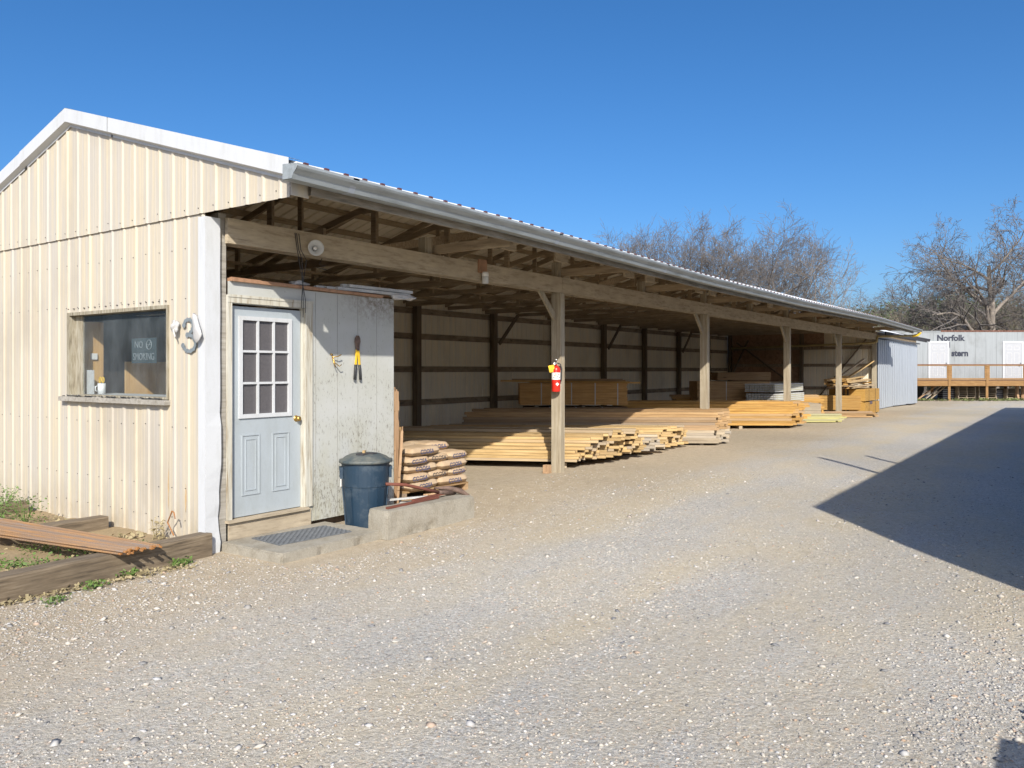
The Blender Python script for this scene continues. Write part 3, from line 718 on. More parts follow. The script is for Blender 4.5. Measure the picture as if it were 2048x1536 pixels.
mb = MB(); mb.bar((31.0, -.3, 3.2), (41.6, -.35, 3.19), .04, .14); mb.bar((40.9, -.6, 3.19), (41.0, .9, 3.55), .04, .14); mb.build('store_fascia', M['dark'], shed)
# rain pipe from the gutter end back along the end wall
mb = MB(); mb.tube([(32.2, -1.38, 3.20), (32.1, -1.3, 3.12), (31.2, -.6, 3.07), (30.45, -.12, 3.05), (30.38, -.1, 2.98), (30.38, -.1, 2.84), (30.38, .05, 2.79), (30.38, 3, 2.72), (30.38, 5.9, 2.66)], .045, 10)
mb.build('rain_pipe', M['yellowpipe'], shed, smooth=True)
mb = MB(); mb.tube([(32.25, -1.40, 3.24), (32.12, -1.32, 3.14), (31.9, -1.16, 3.09)], .056, 10); mb.build('pipe_elbow', M['yel'], shed, smooth=True)

# number 3 brushed on the siding
mb = MB(); pts = [(.535, 2.17), (.505, 2.23), (.44, 2.255), (.385, 2.215), (.375, 2.13), (.42, 2.075), (.47, 2.06), (.42, 2.05), (.35, 2.00), (.335, 1.92), (.37, 1.845), (.45, 1.825), (.52, 1.86), (.555, 1.91)]
def brush(mb, pts, wd, fx):
    """one unbroken stroke of uneven width"""
    sm = []
    for i in range(len(pts) - 1):
        for k in range(4): sm.append(Vector(pts[i]).lerp(Vector(pts[i + 1]), k / 4))
    sm.append(Vector(pts[-1])); n = len(mb.v)
    for i, p in enumerate(sm):
        d = (sm[min(i + 1, len(sm) - 1)] - sm[max(i - 1, 0)]).normalized(); nn = Vector((-d.y, d.x)); w0 = wd * (.75 + .35 * math.sin(i * .9) ** 2)
        mb.v.append((fx, *(p + nn * w0))); mb.v.append((fx, *(p - nn * w0)))
    for i in range(len(sm) - 1): mb.f.append((n + 2*i, n + 2*i + 2, n + 2*i + 3, n + 2*i + 1)); mb.mi.append(0)
pts = [(.53, 2.18), (.52, 2.225), (.48, 2.25), (.43, 2.25), (.395, 2.22), (.385, 2.16), (.405, 2.10), (.45, 2.06)]
pts2 = [(.455, 2.05), (.40, 2.035), (.36, 1.98), (.345, 1.92), (.37, 1.86), (.43, 1.83), (.49, 1.84), (.53, 1.88), (.55, 1.92)]
fx3 = lambda q: [(a - .205, 2.03 + (c_ - 2.04) * .72) for a, c_ in q]
for i in range(len(pts) - 1): pass
brush(mb, fx3(pts), .020, -.036); brush(mb, fx3(pts2), .020, -.0363)
for (y, z) in ((.325, 2.13), (.27, 2.035), (.34, 1.935)):
    n = 12; mb.quad(*[(-.0368, y + .030 * math.cos(2*math.pi*i/n), z + .026 * math.sin(2*math.pi*i/n)) for i in range(n)])
mb.build('painted_number', M['greypaint'], shed)

# ---- inside the office, seen through the window
io = thing('plywood_booth', 'sunlit plywood partition standing just inside the office window', 'partition')
mb = MB(); mb.box(.05, 2.52, .6, .35, 2.54, 2.25); mb.build('side_panel', M['ply'], io)
mb = MB(); mb.box(.68, 2.64, .3, 1.75, 2.66, 1.80); mb.build('low_panel', M['ply'], io)
mb = MB(); mb.box(.20, 2.50, 1.82, .27, 2.519, 1.89); mb.build('switch_plate', M['plasticwhite'], io)
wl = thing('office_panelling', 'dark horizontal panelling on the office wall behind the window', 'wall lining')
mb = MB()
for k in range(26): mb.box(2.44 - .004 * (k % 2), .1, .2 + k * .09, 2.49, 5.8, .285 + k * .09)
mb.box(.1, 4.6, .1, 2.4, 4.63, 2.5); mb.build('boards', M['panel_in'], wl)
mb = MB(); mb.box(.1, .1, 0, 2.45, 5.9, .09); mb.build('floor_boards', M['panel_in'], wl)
dk = thing('office_desk', 'brown desk under the office window with a white top edge', 'desk')
mb = MB(); mb.box(.10, .25, 1.39, .50, 2.51, 1.43); mb.build('desk_top', M['dustwhite'], dk)
mb = MB(); mb.box(.12, .3, .1, .48, .34, 1.388); mb.box(.12, 2.46, .1, .48, 2.50, 1.388); mb.build('desk_leg', M['ply'], dk)
cup = thing('mug', 'white mug holding orange scissors on the window ledge', 'mug', (.16, 2.20, 1.431))
mb = MB(); mb.lathe([(0, 0), (.04, 0), (.042, .12), (.038, .12), (.036, .01), (0, .01)], 20); mb.tube([(-.04, 0, .03), (-.07, 0, .04), (-.07, 0, .085), (-.04, 0, .095)], .006, 6); mb.build('cup', M['plasticwhite'], cup, smooth=True)
sc = thing('scissors', 'orange handled scissors standing in the white mug', 'scissors', (.16, 2.20, 1.44))
mb = MB()
for s in (-1, 1): mb.tube([(0, .03 * s + .022 * math.cos(a), .15 + .03 * math.sin(a)) for a in np.linspace(0, 6.28, 12)], .006, 6, False)
mb.build('handle', M['yel'], sc)
mb = MB(); mb.bar((0, .01, .01), (0, -.01, .14), .003, .014, (0, 1, 0)); mb.bar((.004, -.01, .01), (.004, .01, .14), .003, .014, (0, 1, 0)); mb.build('blade', M['steel'], sc)
pp = MB(); pp.box(.105, 2.27, 1.432, .115, 2.42, 1.70); tag(pp.build('white_board_sheet', M['dustwhite']), 'white sheet standing on the desk behind the mug', 'sheet')
sg = thing('no_smoking_sign', 'dark sign with faded grey lettering fixed behind the office window', 'sign', (.07, 1.25, 1.90))
mb = MB(); mb.box(.0, -.0, -.13, .004, .46, .13); pb = mb.build('plate', plain('sign_dark', (.025, .045, .05), .6), sg); pb.location = (0, -.28, 0)
def text(s, size, mat, par, loc, xdir, zdir=(0, 0, 1), name='lettering', bold=0.0, extr=.0015, align='CENTER', sx=1.0):
    cu = bpy.data.curves.new('t', 'FONT'); cu.body = s; cu.size = size; cu.extrude = extr; cu.offset = bold; cu.align_x = align; cu.align_y = 'CENTER'; cu.resolution_u = 4
    o = bpy.data.objects.new('t', cu); C.objects.link(o); bpy.context.view_layer.update()
    me = bpy.data.meshes.new_from_object(o.evaluated_get(bpy.context.evaluated_depsgraph_get())); bpy.data.objects.remove(o); bpy.data.curves.remove(cu)
    X = Vector(xdir).normalized(); Yv = Vector(zdir).normalized(); Zv = X.cross(Yv)
    Mx = Matrix(((X.x * sx, Yv.x, Zv.x, loc[0]), (X.y * sx, Yv.y, Zv.y, loc[1]), (X.z * sx, Yv.z, Zv.z, loc[2]), (0, 0, 0, 1)))
    me.transform(Mx); me.name = name; me.materials.clear(); me.materials.append(mat)
    q = bpy.data.objects.new(name, me); C.objects.link(q); q.parent = par; return q
M['faded'] = plain('faded_lettering', (.19, .22, .23), .7)
text('NO', .10, M['faded'], sg, (-.003, .04, .06), (0, -1, 0)); text('SMOKING', .105, M['faded'], sg, (-.003, -.05, -.065), (0, -1, 0), sx=.85)
mb = MB(); mb.tube([(-.003, -.15 + .048 * math.cos(a), .06 + .048 * math.sin(a)) for a in np.linspace(0, 6.28, 25)], .005, 4, False); mb.bar((-.003, -.115, .027), (-.003, -.185, .093), .003, .008); mb.bar((-.003, -.12, .06), (-.003, -.18, .06), .003, .008)
mb.build('symbol', M['faded'], sg)

# ------------------------------------------------------------------ small things on the shed
def blob(rx, ry, rz_, seed, amp=.3, n=14, m_=9):
    q = random.Random(seed); mb = MB(); ph = [q.uniform(0, 6) for _ in range(6)]
    for i in range(m_ + 1):
        th = math.pi * i / m_
        for j in range(n):
            a = 2 * math.pi * j / n; k = 1 + amp * (math.sin(3 * a + ph[0] + 2 * th) * .5 + math.sin(5 * th + ph[1] + a) * .4) * math.sin(th) + q.uniform(-.06, .06)
            mb.v.append((rx * math.sin(th) * math.cos(a) * k, ry * math.sin(th) * math.sin(a) * k, rz_ * math.cos(th) * k))
    for i in range(m_):
        for j in range(n): mb.f.append((i*n + j, i*n + (j+1) % n, (i+1)*n + (j+1) % n, (i+1)*n + j)); mb.mi.append(0)
    return mb
w1 = thing('plastic_bag', 'crumpled white bag wadded on the siding left of the painted 3', 'bag', (-.07, .42, 2.12))
blob(.032, .038, .06, 3, .6).build('wad', M['bagwhite'], w1, smooth=True)
mb = MB(); mb.bar((-.03, -.02, -.03), (-.02, -.035, -.10), .004, .012); mb.bar((-.02, .0, -.04), (-.01, -.01, -.085), .004, .01); mb.build('torn_tail', M['dustwhite'], w1)
w2 = thing('plastic_bag', 'white bag hanging limp over the painted 3 and the corner trim', 'bag', (-.085, -.01, 2.22))
w2.scale = (.64, .64, .72)
mb = MB(); rows = [(0, .02, .03, .035), (-.05, .025, .035, .04), (-.14, .03, .05, .075), (-.24, .035, .045, .11), (-.31, .02, .0, .145), (-.36, .01, .05, -.02)]
ring = []
for i, (z, t_, w_, sh) in enumerate([(.0, .022, .03, .10), (-.03, .035, .042, .10), (-.10, .032, .055, .085), (-.19, .035, .085, .06), (-.27, .03, .115, .035), (-.33, .012, .07, .065), (-.355, .006, .03, .085)]):
    for j in range(10):
        a = 2 * math.pi * j / 10; mb.v.append((t_ * math.cos(a) * (1 + .3 * math.sin(3 * a + i)) - .02, sh + w_ * math.sin(a) * (1 + .12 * math.sin(4 * a + i)) , z + .02 * math.sin(a + i)))
for i in range(6):
    for j in range(10): mb.f.append((i*10 + j, i*10 + (j+1) % 10, (i+1)*10 + (j+1) % 10, (i+1)*10 + j)); mb.mi.append(0)
mb.f.append(tuple(range(10))); mb.mi.append(0); mb.f.append(tuple(range(60, 70))); mb.mi.append(0)
mb.build('drape', M['bagwhite'], w2, smooth=True)
# horn loudspeaker on the beam
hs = thing('horn_speaker', 'small grey horn loudspeaker fixed to the front beam above the door', 'loudspeaker', (1.24, -.06, 2.985), (R(90), 0, R(-30)))
mb = MB(); mb.lathe([(.02, -.01), (.028, .02), (.045, .06), (.075, .09), (.083, .095), (.085, .10), (.078, .102), (.045, .068), (.022, .03), (.02, .02)], 28); mb.build('horn', M['dustwhite'], hs, smooth=True)
mb = MB(); mb.lathe([(0, .075), (.016, .072), (.020, .06), (.018, .03)], 18); mb.build('driver', M['plasticwhite'], hs, smooth=True)
mb = MB(); mb.box(-.03, -.05, -.012, .03, .05, .0); mb.build('bracket', M['steel'], hs)
cb = MB()
for (dx, k) in ((0, 0), (.03, 1), (-.02, 2)):
    cb.tube([(1.0 + dx, -.066, 3.12), (1.02 + dx, -.075, 2.95), (1.06 + dx * 2, -.08, 2.85), (1.07, -.08, 2.6), (1.08 + dx, -.075, 2.4 + .03 * k), (1.09 + dx, -.06, 2.25 + .05 * k)], .004, 5)
cb.tube([(1.35, -.06, 2.90), (1.3, -.07, 2.83), (1.38, -.08, 2.82), (1.27, -.07, 2.79), (1.41, -.07, 2.78)], .004, 5)
tag(cb.build('hanging_cable', M['black']), 'thin loose cables hanging from the front beam in front of the door', 'cable')
jl = thing('jar_light', 'jar lamp hanging under a reddish board on the front beam', 'lamp', (4.18, -.06, 3.0))
mb = MB(); mb.box(-.09, -.025, .02, .09, -.001, .20); mb.build('backing_board', M['orangeboard'], jl)
mb = MB(); mb.lathe([(0, -.13), (.042, -.13), (.045, -.12), (.045, -.02), (.036, 0)], 18, (0, -.06, 0)); mb.build('glass_jar', M['jar'], jl, smooth=True)
mb = MB(); mb.lathe([(.0, .03), (.042, .03), (.047, .0), (.046, -.03)], 18, (0, -.06, 0)); mb.build('cap', M['plasticwhite'], jl, smooth=True)
ft = thing('light_tube_bundle', 'bundle of dusty white metal lengths lying on top of the office wall', 'metal strips', (1.55, .10, 2.58), R(-3))
for k, (y, z, l0, l1) in enumerate(((0, .03, .0, 1.25), (-.055, .03, .1, 1.22), (.06, .035, -.1, 1.18), (-.02, .075, .3, 1.3), (.04, .08, .25, 1.26))):
    mb = MB(); mb.prism([(y - .025, z - .018), (y + .025, z - .018), (y + .02, z + .016), (y - .02, z + .016)], 'x', l0, l1); mb.build('strip', M['dustwhite'], ft)
for k, (px_, s_) in enumerate(((1.0, 1), (1.12, .8), (1.2, .9))):
    b_ = blob(.10 * s_, .05, .04 * s_, 20 + k, .5).build('torn_wrapping', M['bagwhite'], ft, smooth=True); b_.location = (px_, -.07, -.0)
db = blob(.09, .1, .035, 31, .5).build('torn_paper', M['bagwhite'], None, smooth=True, loc=(1.18, .12, 2.62)); tag(db, 'scrap of torn white wrapping on the office roof above the door', 'scrap')
# bolt cutter
bc = thing('bolt_cutter', 'bolt cutter with yellow arms and black grips hanging on the office wall', 'bolt cutter', (1.90, -.03, 2.03))
mb = MB(); mb.prism([(-.022, -.05), (-.034, -.01), (-.03, .03), (-.012, .06), (0, .045), (.012, .06), (.03, .03), (.034, -.01), (.022, -.05), (.018, -.11), (-.018, -.11)], 'y', -.012, .012); mb.build('jaw', M['oldiron'], bc)
for s in (-1, 1):
    mb = MB(); mb.bar((.012 * s, 0, -.10), (.03 * s, 0, -.28), .013, .022, (1, 0, 0)); h = mb.build('arm', M['yel'], bc)
    mb = MB(); mb.tube([(.030 * s, 0, -.27), (.036 * s, 0, -.33), (.045 * s, 0, -.44)], .016, 10); mb.build('grip', M['black'], h, smooth=True)
hk = thing('coat_hook', 'old brass double hook screwed to the office wall', 'hook', (1.53, -.01, 1.82))
mb = MB(); mb.tube([(0, 0, .05), (0, -.02, .02), (.05, -.05, .03), (.09, -.055, .05)], .006, 6); mb.tube([(0, -.01, .03), (.02, -.03, -.04), (.06, -.06, -.08), (.08, -.07, -.06)], .006, 6); mb.tube([(0, -.01, .02), (-.0, -.04, -.05), (.02, -.05, -.09)], .006, 6); mb.lathe([(0, .012), (.016, .006), (.018, 0)], 12, (0, 0, .05)); mb.build('prongs', M['brass'], hk, smooth=True)
ot = thing('wall_outlet', 'white power outlet low on the office wall left of the bin', 'outlet', (1.70, -.002, .46))
mb = MB(); mb.box(-.036, -.008, -.058, .036, 0, .058); mb.build('plate', M['plasticwhite'], ot, bevel=.003)
for z in (-.022, .022):
    mb = MB(); mb.box(-.016, -.0105, z - .014, .016, -.0082, z + .014); mb.box(-.007, -.012, z - .004, -.004, -.0108, z + .006); mb.box(.004, -.012, z - .004, .007, -.0108, z + .006); mb.build('socket', M['dustwhite'], ot)
# fire extinguisher on the first post
fe = thing('fire_extinguisher', 'red fire extinguisher with yellow tag hung on the front timber post', 'extinguisher', (6.135, -.03, 1.36), R(215))
mb = MB(); mb.lathe([(0, 0), (.062, 0), (.068, .012), (.068, .34), (.060, .375), (.03, .405), (.02, .41), (.02, .43)], 28); mb.build('cylinder', M['red'], fe, smooth=True)
mb = MB(); mb.lathe([(.0695, .19), (.0695, .30)], 28); mb.build('label_band', M['plasticwhite'], fe, smooth=True)
for (a, z, c_) in ((0, .26, 'yel'), (.35, .235, 'inkdark'), (-.3, .25, 'red'), (.6, .27, 'red'), (.15, .215, 'ink'), (-.5, .22, 'inkdark'), (.8, .22, 'ink'), (-.1, .28, 'inkdark')):
    mb = MB(); mb.box(.0698, -.008, -.008, .0710, .008, .008); q = mb.build('label_mark', M[c_], fe, loc=(0, 0, z), rot=(0, 0, a))
mb = MB(); mb.prism([(-.028, 0), (0, .028), (.028, 0), (0, -.028)], 'x', .0698, .071); mb.build('diamond_mark', M['plasticwhite'], fe, loc=(0, 0, .12), rot=(0, 0, .25))
mb = MB(); mb.box(-.015, -.015, .43, .015, .015, .46); mb.bar((-.01, 0, .46), (.11, 0, .50), .02, .008); mb.bar((-.01, 0, .445), (.09, 0, .44), .02, .008); mb.build('handle', M['steel'], fe)
mb = MB(); mb.tube([(0, .02, .45), (-.0, .07, .43), (0, .09, .36), (0, .085, .22), (0, .078, .16)], .009, 8); mb.build('hose', M['black'], fe, smooth=True)
mb = MB(); mb.box(.055, -.03, .31, .06, .06, .42); mb.build('inspection_tag', M['yel'], fe, rot=(.2, 0, -.2))
mb = MB(); mb.lathe([(0, .004), (.02, .004), (.022, 0)], 16); mb.build('gauge', M['plasticwhite'], fe, loc=(.018, -.02, .44), rot=(0, R(90), 0))

# ------------------------------------------------------------------ by the door
mb = MB(); mb.box(-.42, -.235, 0, .42, .235, .008)
for i in range(28):
    for j in range(14): 
        x = -.405 + i * .03; y = -.22 + j * .0325; mb.bar((x, y, .010), (x + .018, y + .018 * (1 if (i + j) % 2 else -1), .010), .006, .005)
tag(mb.build('door_mat', M['matrubber'], loc=(.78, -.42, .063), rot=(0, 0, R(-6))), 'dark grey rubber mat lying on the concrete step', 'mat')
def rough(name, x0, y0, z0, x1, y1, z1, mat, step=.035, amp=.003, chips=(), **kw):
    """a box cast rough: worn edges, small hollows and a few broken corners"""
    bm = bmesh.new(); bmesh.ops.create_cube(bm, size=1)
    for v in bm.verts: v.co = Vector(((x0 + x1) / 2 + v.co.x * (x1 - x0), (y0 + y1) / 2 + v.co.y * (y1 - y0), (z0 + z1) / 2 + v.co.z * (z1 - z0)))
    bmesh.ops.bevel(bm, geom=list(bm.edges), offset=.012, segments=2, affect='EDGES')
    for ax, lo, hi in ((0, x0, x1), (1, y0, y1), (2, z0, z1)):
        n = int((hi - lo) / step)
        for i in range(1, n):
            co = [0, 0, 0]; co[ax] = lo + (hi - lo) * i / n; no = [0, 0, 0]; no[ax] = 1
            bmesh.ops.bisect_plane(bm, geom=bm.verts[:] + bm.edges[:] + bm.faces[:], plane_co=co, plane_no=no)
    from mathutils import noise as ns
    cen = Vector(((x0 + x1) / 2, (y0 + y1) / 2, (z0 + z1) / 2))
    for v in bm.verts:
        d = ns.noise_vector(v.co * 9) * amp + ns.noise_vector(v.co * 30) * amp * .5; v.co += d
        for (cx, cy, cz, r) in chips:
            q = (v.co - Vector((cx, cy, cz))).length
            if q < r: v.co += (cen - v.co).normalized() * (r - q) * .3
    me = bpy.data.meshes.new(name); bm.to_mesh(me); bm.free(); me.materials.append(mat); o = bpy.data.objects.new(name, me); C.objects.link(o)
    for k_, v_ in kw.items(): setattr(o, k_, v_)
    return o
ko = rough('concrete_block', 0, 0, 0, 1.33, .30, .30, M['concrete'], chips=((.35, 0, .02, .10), (.6, 0, .0, .12), (.45, 0, .03, .07), (0, 0, .30, .05), (1.33, 0, .30, .06), (.9, 0, .3, .03), (0, .3, .28, .06)), location=(1.37, -1.0, -.03), rotation_euler=(0, 0, R(-4)))
tag(ko, 'long chipped concrete kerb block beside the step', 'kerb block')
tag(rough('concrete_step', .13, -.90, -.09, 1.42, -.024, .062, M['concrete'], step=.05, amp=.0016, chips=((.13, -.9, .06, .06), (.6, -.9, -.02, .07), (1.1, -.9, -.02, .08), (.13, -.3, -.02, .06))), 'low concrete slab step in front of the office door', 'step')
# bin
bn = thing('trash_can', 'blue plastic trash can with dusty broken lid against the office wall', 'bin', (1.70, -.36, gz(1.7, -.4) - .01), R(-60))
bn.scale = (1.05, 1.05, 1.07)
mb = MB(); mb.lathe([(0, .0), (.185, .0), (.195, .02), (.228, .42), (.230, .44), (.236, .445), (.245, .66), (.252, .665), (.255, .69), (.245, .70), (.235, .69), (.19, .04), (0, .04)], 40)
for k in range(8):
    a = k * math.pi / 4 + .2; mb.bar((.196 * math.cos(a), .196 * math.sin(a), .03), (.232 * math.cos(a), .232 * math.sin(a), .43), .09, .012, (math.cos(a), math.sin(a), 0))
mb.build('body', M['can'], bn, smooth=False)
ld = MB(); ld.lathe([(.262, .675), (.276, .68), (.274, .705), (.255, .710), (.240, .716), (.21, .738), (.15, .762), (.10, .770), (.06, .768), (.0, .767)], 36, wob=.012)
ld.build('lid', M['lid'], bn, smooth=True)
mb = MB(); mb.prism([(-.06, -.15), (.02, -.17), (.06, -.12), (.10, -.10), (.13, -.02), (.05, .0), (-.01, -.03), (-.05, -.06)], 'z', .755, .775); mb.build('lid_hole_shade', M['dark'], bn)  # dark plate drawn as the shade inside the broken lid's opening
mb = MB(); mb.box(-.01, -.09, .76, .015, -.05, .80); mb.build('paper_scrap', M['yellow'], bn)
for a in (0.35, math.pi + .35):
    mb = MB(); mb.box(.235, -.065, .60, .268, .065, .635); mb.box(.235, -.068, .52, .262, -.052, .60); mb.box(.235, .052, .52, .262, .068, .60); mb.build('handle', M['can'], bn, rot=(0, 0, a))
pp_ = blob(.045, .02, .012, 44, .4).build('litter', M['bagwhite'], None, smooth=True, loc=(1.42, -.25, gz(1.4, -.2) + .02)); tag(pp_, 'small scrap of white paper on the ground left of the bin', 'litter')

# pallet with cement bags
plt = thing('pallet', 'worn wooden pallet under the cement bags', 'pallet', (3.50, .62, gz(3.6, .6)), R(-3))
def pallet_mesh(t_, mat, w_=1.2, d_=1.0):
    for k in range(7):
        mb = MB(); y = -d_/2 + k * (d_ - .1) / 6; mb.box(-w_/2, y, .10, w_/2, y + .1, .12); mb.build('top_board', mat, t_)
    for x in (-w_/2, -.02, w_/2 - .04):
        mb = MB(); mb.box(x, -d_/2, .016, x + .04, d_/2, .099); mb.build('stringer', mat, t_)
    for y in (-d_/2, -.05, d_/2 - .1):
        mb = MB(); mb.box(-w_/2, y, 0, w_/2, y + .1, .015); mb.build('bottom_board', mat, t_)
pallet_mesh(plt, M['brownl'])
def bag_mesh(Lx, Ly, H, seed):
    q = random.Random(seed); mb = MB(); nx_, ny_ = 14, 10; ph = [q.uniform(0, 6) for _ in range(8)]
    def hgt(u, v_):
        e = (1 - abs(u) ** 5) * (1 - abs(v_) ** 4); e = max(e, 0) ** .2
        return e * (1 + .07 * math.sin(3 * u + ph[0]) * math.sin(2.5 * v_ + ph[1]) + .05 * math.sin(9 * u + 5 * v_ + ph[2]))
    for side in (1, -1):
        for i in range(nx_ + 1):
            u = -1 + 2 * i / nx_; u = math.copysign(abs(u) ** .75, u)
            for j in range(ny_ + 1):
                v_ = -1 + 2 * j / ny_; v_ = math.copysign(abs(v_) ** .75, v_)
                rx_ = Lx / 2 * (1 - .05 * abs(v_) ** 4 + .01 * math.sin(6 * v_ + ph[3])); ry_ = Ly / 2 * (1 - .06 * abs(u) ** 6 + .012 * math.sin(7 * u + ph[4]))
                zt = H / 2 * hgt(u, v_) * (1 if side > 0 else .9)
                mb.v.append((rx_ * u, ry_ * v_, H / 2 + side * zt))
    o = (nx_ + 1) * (ny_ + 1)
    for s_ in (0, 1):
        for i in range(nx_):
            for j in range(ny_):
                a = s_ * o + i * (ny_ + 1) + j; mb.f.append((a, a + 1, a + ny_ + 2, a + ny_ + 1)); mb.mi.append(0)
    return mb
bag_me = []
for k in range(4):
    o = bag_mesh(.60, .41, .118, k).build('x', M['kraft'], None, smooth=True); bag_me.append(o.data); bpy.data.objects.remove(o)
lay_names = ['bottom layer', 'second layer', 'third layer', 'fourth layer', 'top layer']
cnt = 0; names_x = ['left', 'middle', 'right']
zb = gz(3.6, .6) + .115
for ly in range(5):
    spots = []
    if ly % 2 == 0:
        spots = [(-.30, -.32, 0, 'front left'), (.31, -.32, 0, 'front right'), (-.30, .1, 0, 'middle left'), (.31, .1, 0, 'middle right')]
    else:
        spots = [(-.42, -.22, 90, 'front left'), (.0, -.22, 90, 'front middle'), (.41, -.22, 90, 'front right'), (.41, .33, 90, 'back right')]
    if ly == 4: spots = [(-.30, -.32, 0, 'front left'), (-.2, .12, 8, 'middle'), (.34, .05, 80, 'right')]
    for (x, y, a, nm) in spots:
        o = bpy.data.objects.new('cement_bag', bag_me[cnt % 4]); C.objects.link(o); cnt += 1
        o.location = (3.50 + x + rnd.uniform(-.025, .025), .62 + y + rnd.uniform(-.03, .03), zb + ly * .107); o.rotation_euler = (rnd.uniform(-.02, .02), rnd.uniform(-.02, .02), R(a + rnd.uniform(-5, 5)))
        tag(o, 'tan paper cement bag, %s of the %s on the pallet' % (nm, lay_names[ly]), 'cement bag', 'cement bags stacked on the pallet')
        if 'front' in nm or nm == 'right':
            rot = a % 180 > 45
            if rot:   # its short end faces the yard
                text('COOSA', .078, M['ink'] if cnt % 2 else M['inkdark'], o, (-.296, .0, .058), (0, -1, 0), name='print', extr=.002)
                text('COOSA', .05, M['inkdark'], o, (.0, .203, .058), (-1, 0, 0), name='print', extr=.002)
                o.rotation_euler[2] = R(a + rnd.uniform(-4, 4))
            else:
                text('COOSA', .078, M['ink'], o, (.0, -.203, .058), (1, 0, 0), name='print', extr=.002); text('COOSA', .05, M['inkdark'], o, (-.296, .0, .058), (0, -1, 0), name='print', extr=.002)
# splintered boards leaning at the wall end
for k, (x, y, h, tl, nm) in enumerate(((2.62, .06, 1.42, .02, 'tallest splintered brown board leaning at the office wall end'), (2.70, .12, 1.28, -.04, 'middle cracked board leaning behind the cement bags'), (2.60, .02, .95, .06, 'short pale stake leaning against the office wall end'))):
    mb = MB(); n = 12; wd = .07
    for i in range(n):
        z0, z1 = h * i / n, h * (i + 1) / n; w0 = wd * (.7 + .5 * rnd.random()); mb.box(-w0 / 2, -.016 + .004 * rnd.random(), z0, w0 / 2, .016, z1)
    for i in range(5): mb.bar((rnd.uniform(-.03, .03), 0, h - .02), (rnd.uniform(-.04, .04), 0, h + rnd.uniform(.01, .06)), .012, .012)
    tag(mb.build('leaning_board', M['leanwood'], loc=(x, y, gz(x, y)), rot=(tl, -tl, .4 * k)), nm, 'board')
mb = MB()
for i in range(16):
    z0 = .5 + i * .035; mb.box(0, -.01, z0, .06 + .04 * rnd.random(), .01, z0 + .034)
tag(mb.build('broken_panel', M['ply'], loc=(2.76, .16, gz(2.8, .1) - .1), rot=(0, 0, R(20))), 'jagged broken plywood panel edge behind the leaning boards', 'panel')
# pickaxe on the block and rusty bar
pk = thing('pickaxe', 'worn red-handled pickaxe leaning from the bin over the kerb block', 'pickaxe')
mb = MB(); mb.tube([(1.62, -.74, .50), (1.85, -.80, .47), (2.1, -.84, .40), (2.35, -.86, .33)], [.016, .018, .017, .020], 8); mb.build('handle', M['toolred'], pk, smooth=True)
mb = MB(); mb.tube([(2.33, -.86, .335), (2.62, -.84, .29)], [.022, .03], 8); mb.tube([(2.42, -.72, .36), (2.56, -.82, .35), (2.66, -.92, .31), (2.72, -1.02, .24)], [.010, .03, .032, .012], 8); mb.build('head', M['oldiron'], pk, smooth=True)
ml = thing('sledge_hammer', 'rusty hammer head lying on rubble at the kerb block end', 'hammer', (2.76, -.72, .27), R(30))
mb = MB(); mb.tube([(-.08, 0, 0), (-.07, 0, 0), (.07, 0, 0.01), (.08, 0, 0.01)], [.03, .042, .042, .03], 10); mb.build('head', M['oldiron'], ml); mb = MB(); mb.tube([(0, 0, 0), (0, .35, -.04)], .014, 8); mb.build('handle', M['leanwood'], ml)
mb = MB(); mb.bar((1.47, -.90, .283), (2.30, -.88, .287), .035, .02); mb.bar((1.9, -.87, .30), (2.62, -.84, .31), .04, .022)
tag(mb.build('rusty_bar', M['toolred']), 'flat rusty red bar lying along the top of the kerb block', 'bar')
for k, (x, y, lab) in enumerate(((2.66, -.55, 'broken white stick lying behind the kerb block near the pickaxe head'), (2.45, -.6, 'second pale stick lying under the pickaxe head'))):
    mb = MB(); mb.bar((0, 0, 0), (-.5, .12 + .1 * k, .0), .03, .02); tag(mb.build('stick', M['dustwhite'], loc=(x, y, .20 + .05 * k)), lab, 'stick')

# ------------------------------------------------------------------ bed left of the shed: sleepers, rebar, weeds
for (y, x1, lab) in ((-.02, -.03, 'nearest old railway sleeper running out from the shed corner'), (1.62, -.12, 'second sleeper, its end against the siding behind the rebar'), (3.3, -.15, 'farthest sleeper half hidden by green weeds')):
    mb = MB(); xs_ = np.linspace(-4.2, x1, 22)
    n = len(mb.v)
    for i, x in enumerate(xs_):
        j = lambda: rnd.uniform(-.004, .004)
        for (a, c_) in ((-.09, -.10), (.09, -.10), (.09, .155), (.08, .165), (-.08, .165), (-.09, .152)): mb.v.append((x, y + a + j(), c_ + j() + (x + 4) * .004))
    for i in range(len(xs_) - 1):
        for q in range(6): mb.f.append((n + i*6 + q, n + i*6 + (q+1) % 6, n + (i+1)*6 + (q+1) % 6, n + (i+1)*6 + q)); mb.mi.append(0)
    mb.f.append(tuple(n + q for q in range(6))); mb.mi.append(0); mb.f.append(tuple(n + 21*6 + q for q in range(6))); mb.mi.append(0)
    tag(mb.build('sleeper', M['sleeper'], rot=(0, 0, R(3.5) if y < 0 else 0)), lab, 'sleeper')
bed = MB(); nxx = 40
for i in range(nxx):
    for j in range(nxx):
        x = -5 + 4.99 * i / (nxx - 1); y = -.0 + 6 * j / (nxx - 1); bed.v.append((x, y, .015 + .02 * math.sin(x * 5 + y * 3) * math.sin(y * 4) + rnd.uniform(0, .014) + .03 * min(1, y)))
for i in range(nxx - 1):
    for j in range(nxx - 1): a = i*nxx + j; bed.f.append((a, a + 1, a + nxx + 1, a + nxx)); bed.mi.append(0)
M['soil'] = paint('dry_soil', (.36, .27, .155), (.20, .16, .085), (1, 1, 1), .95, 0, (.42, .65), 5, .6, .8)
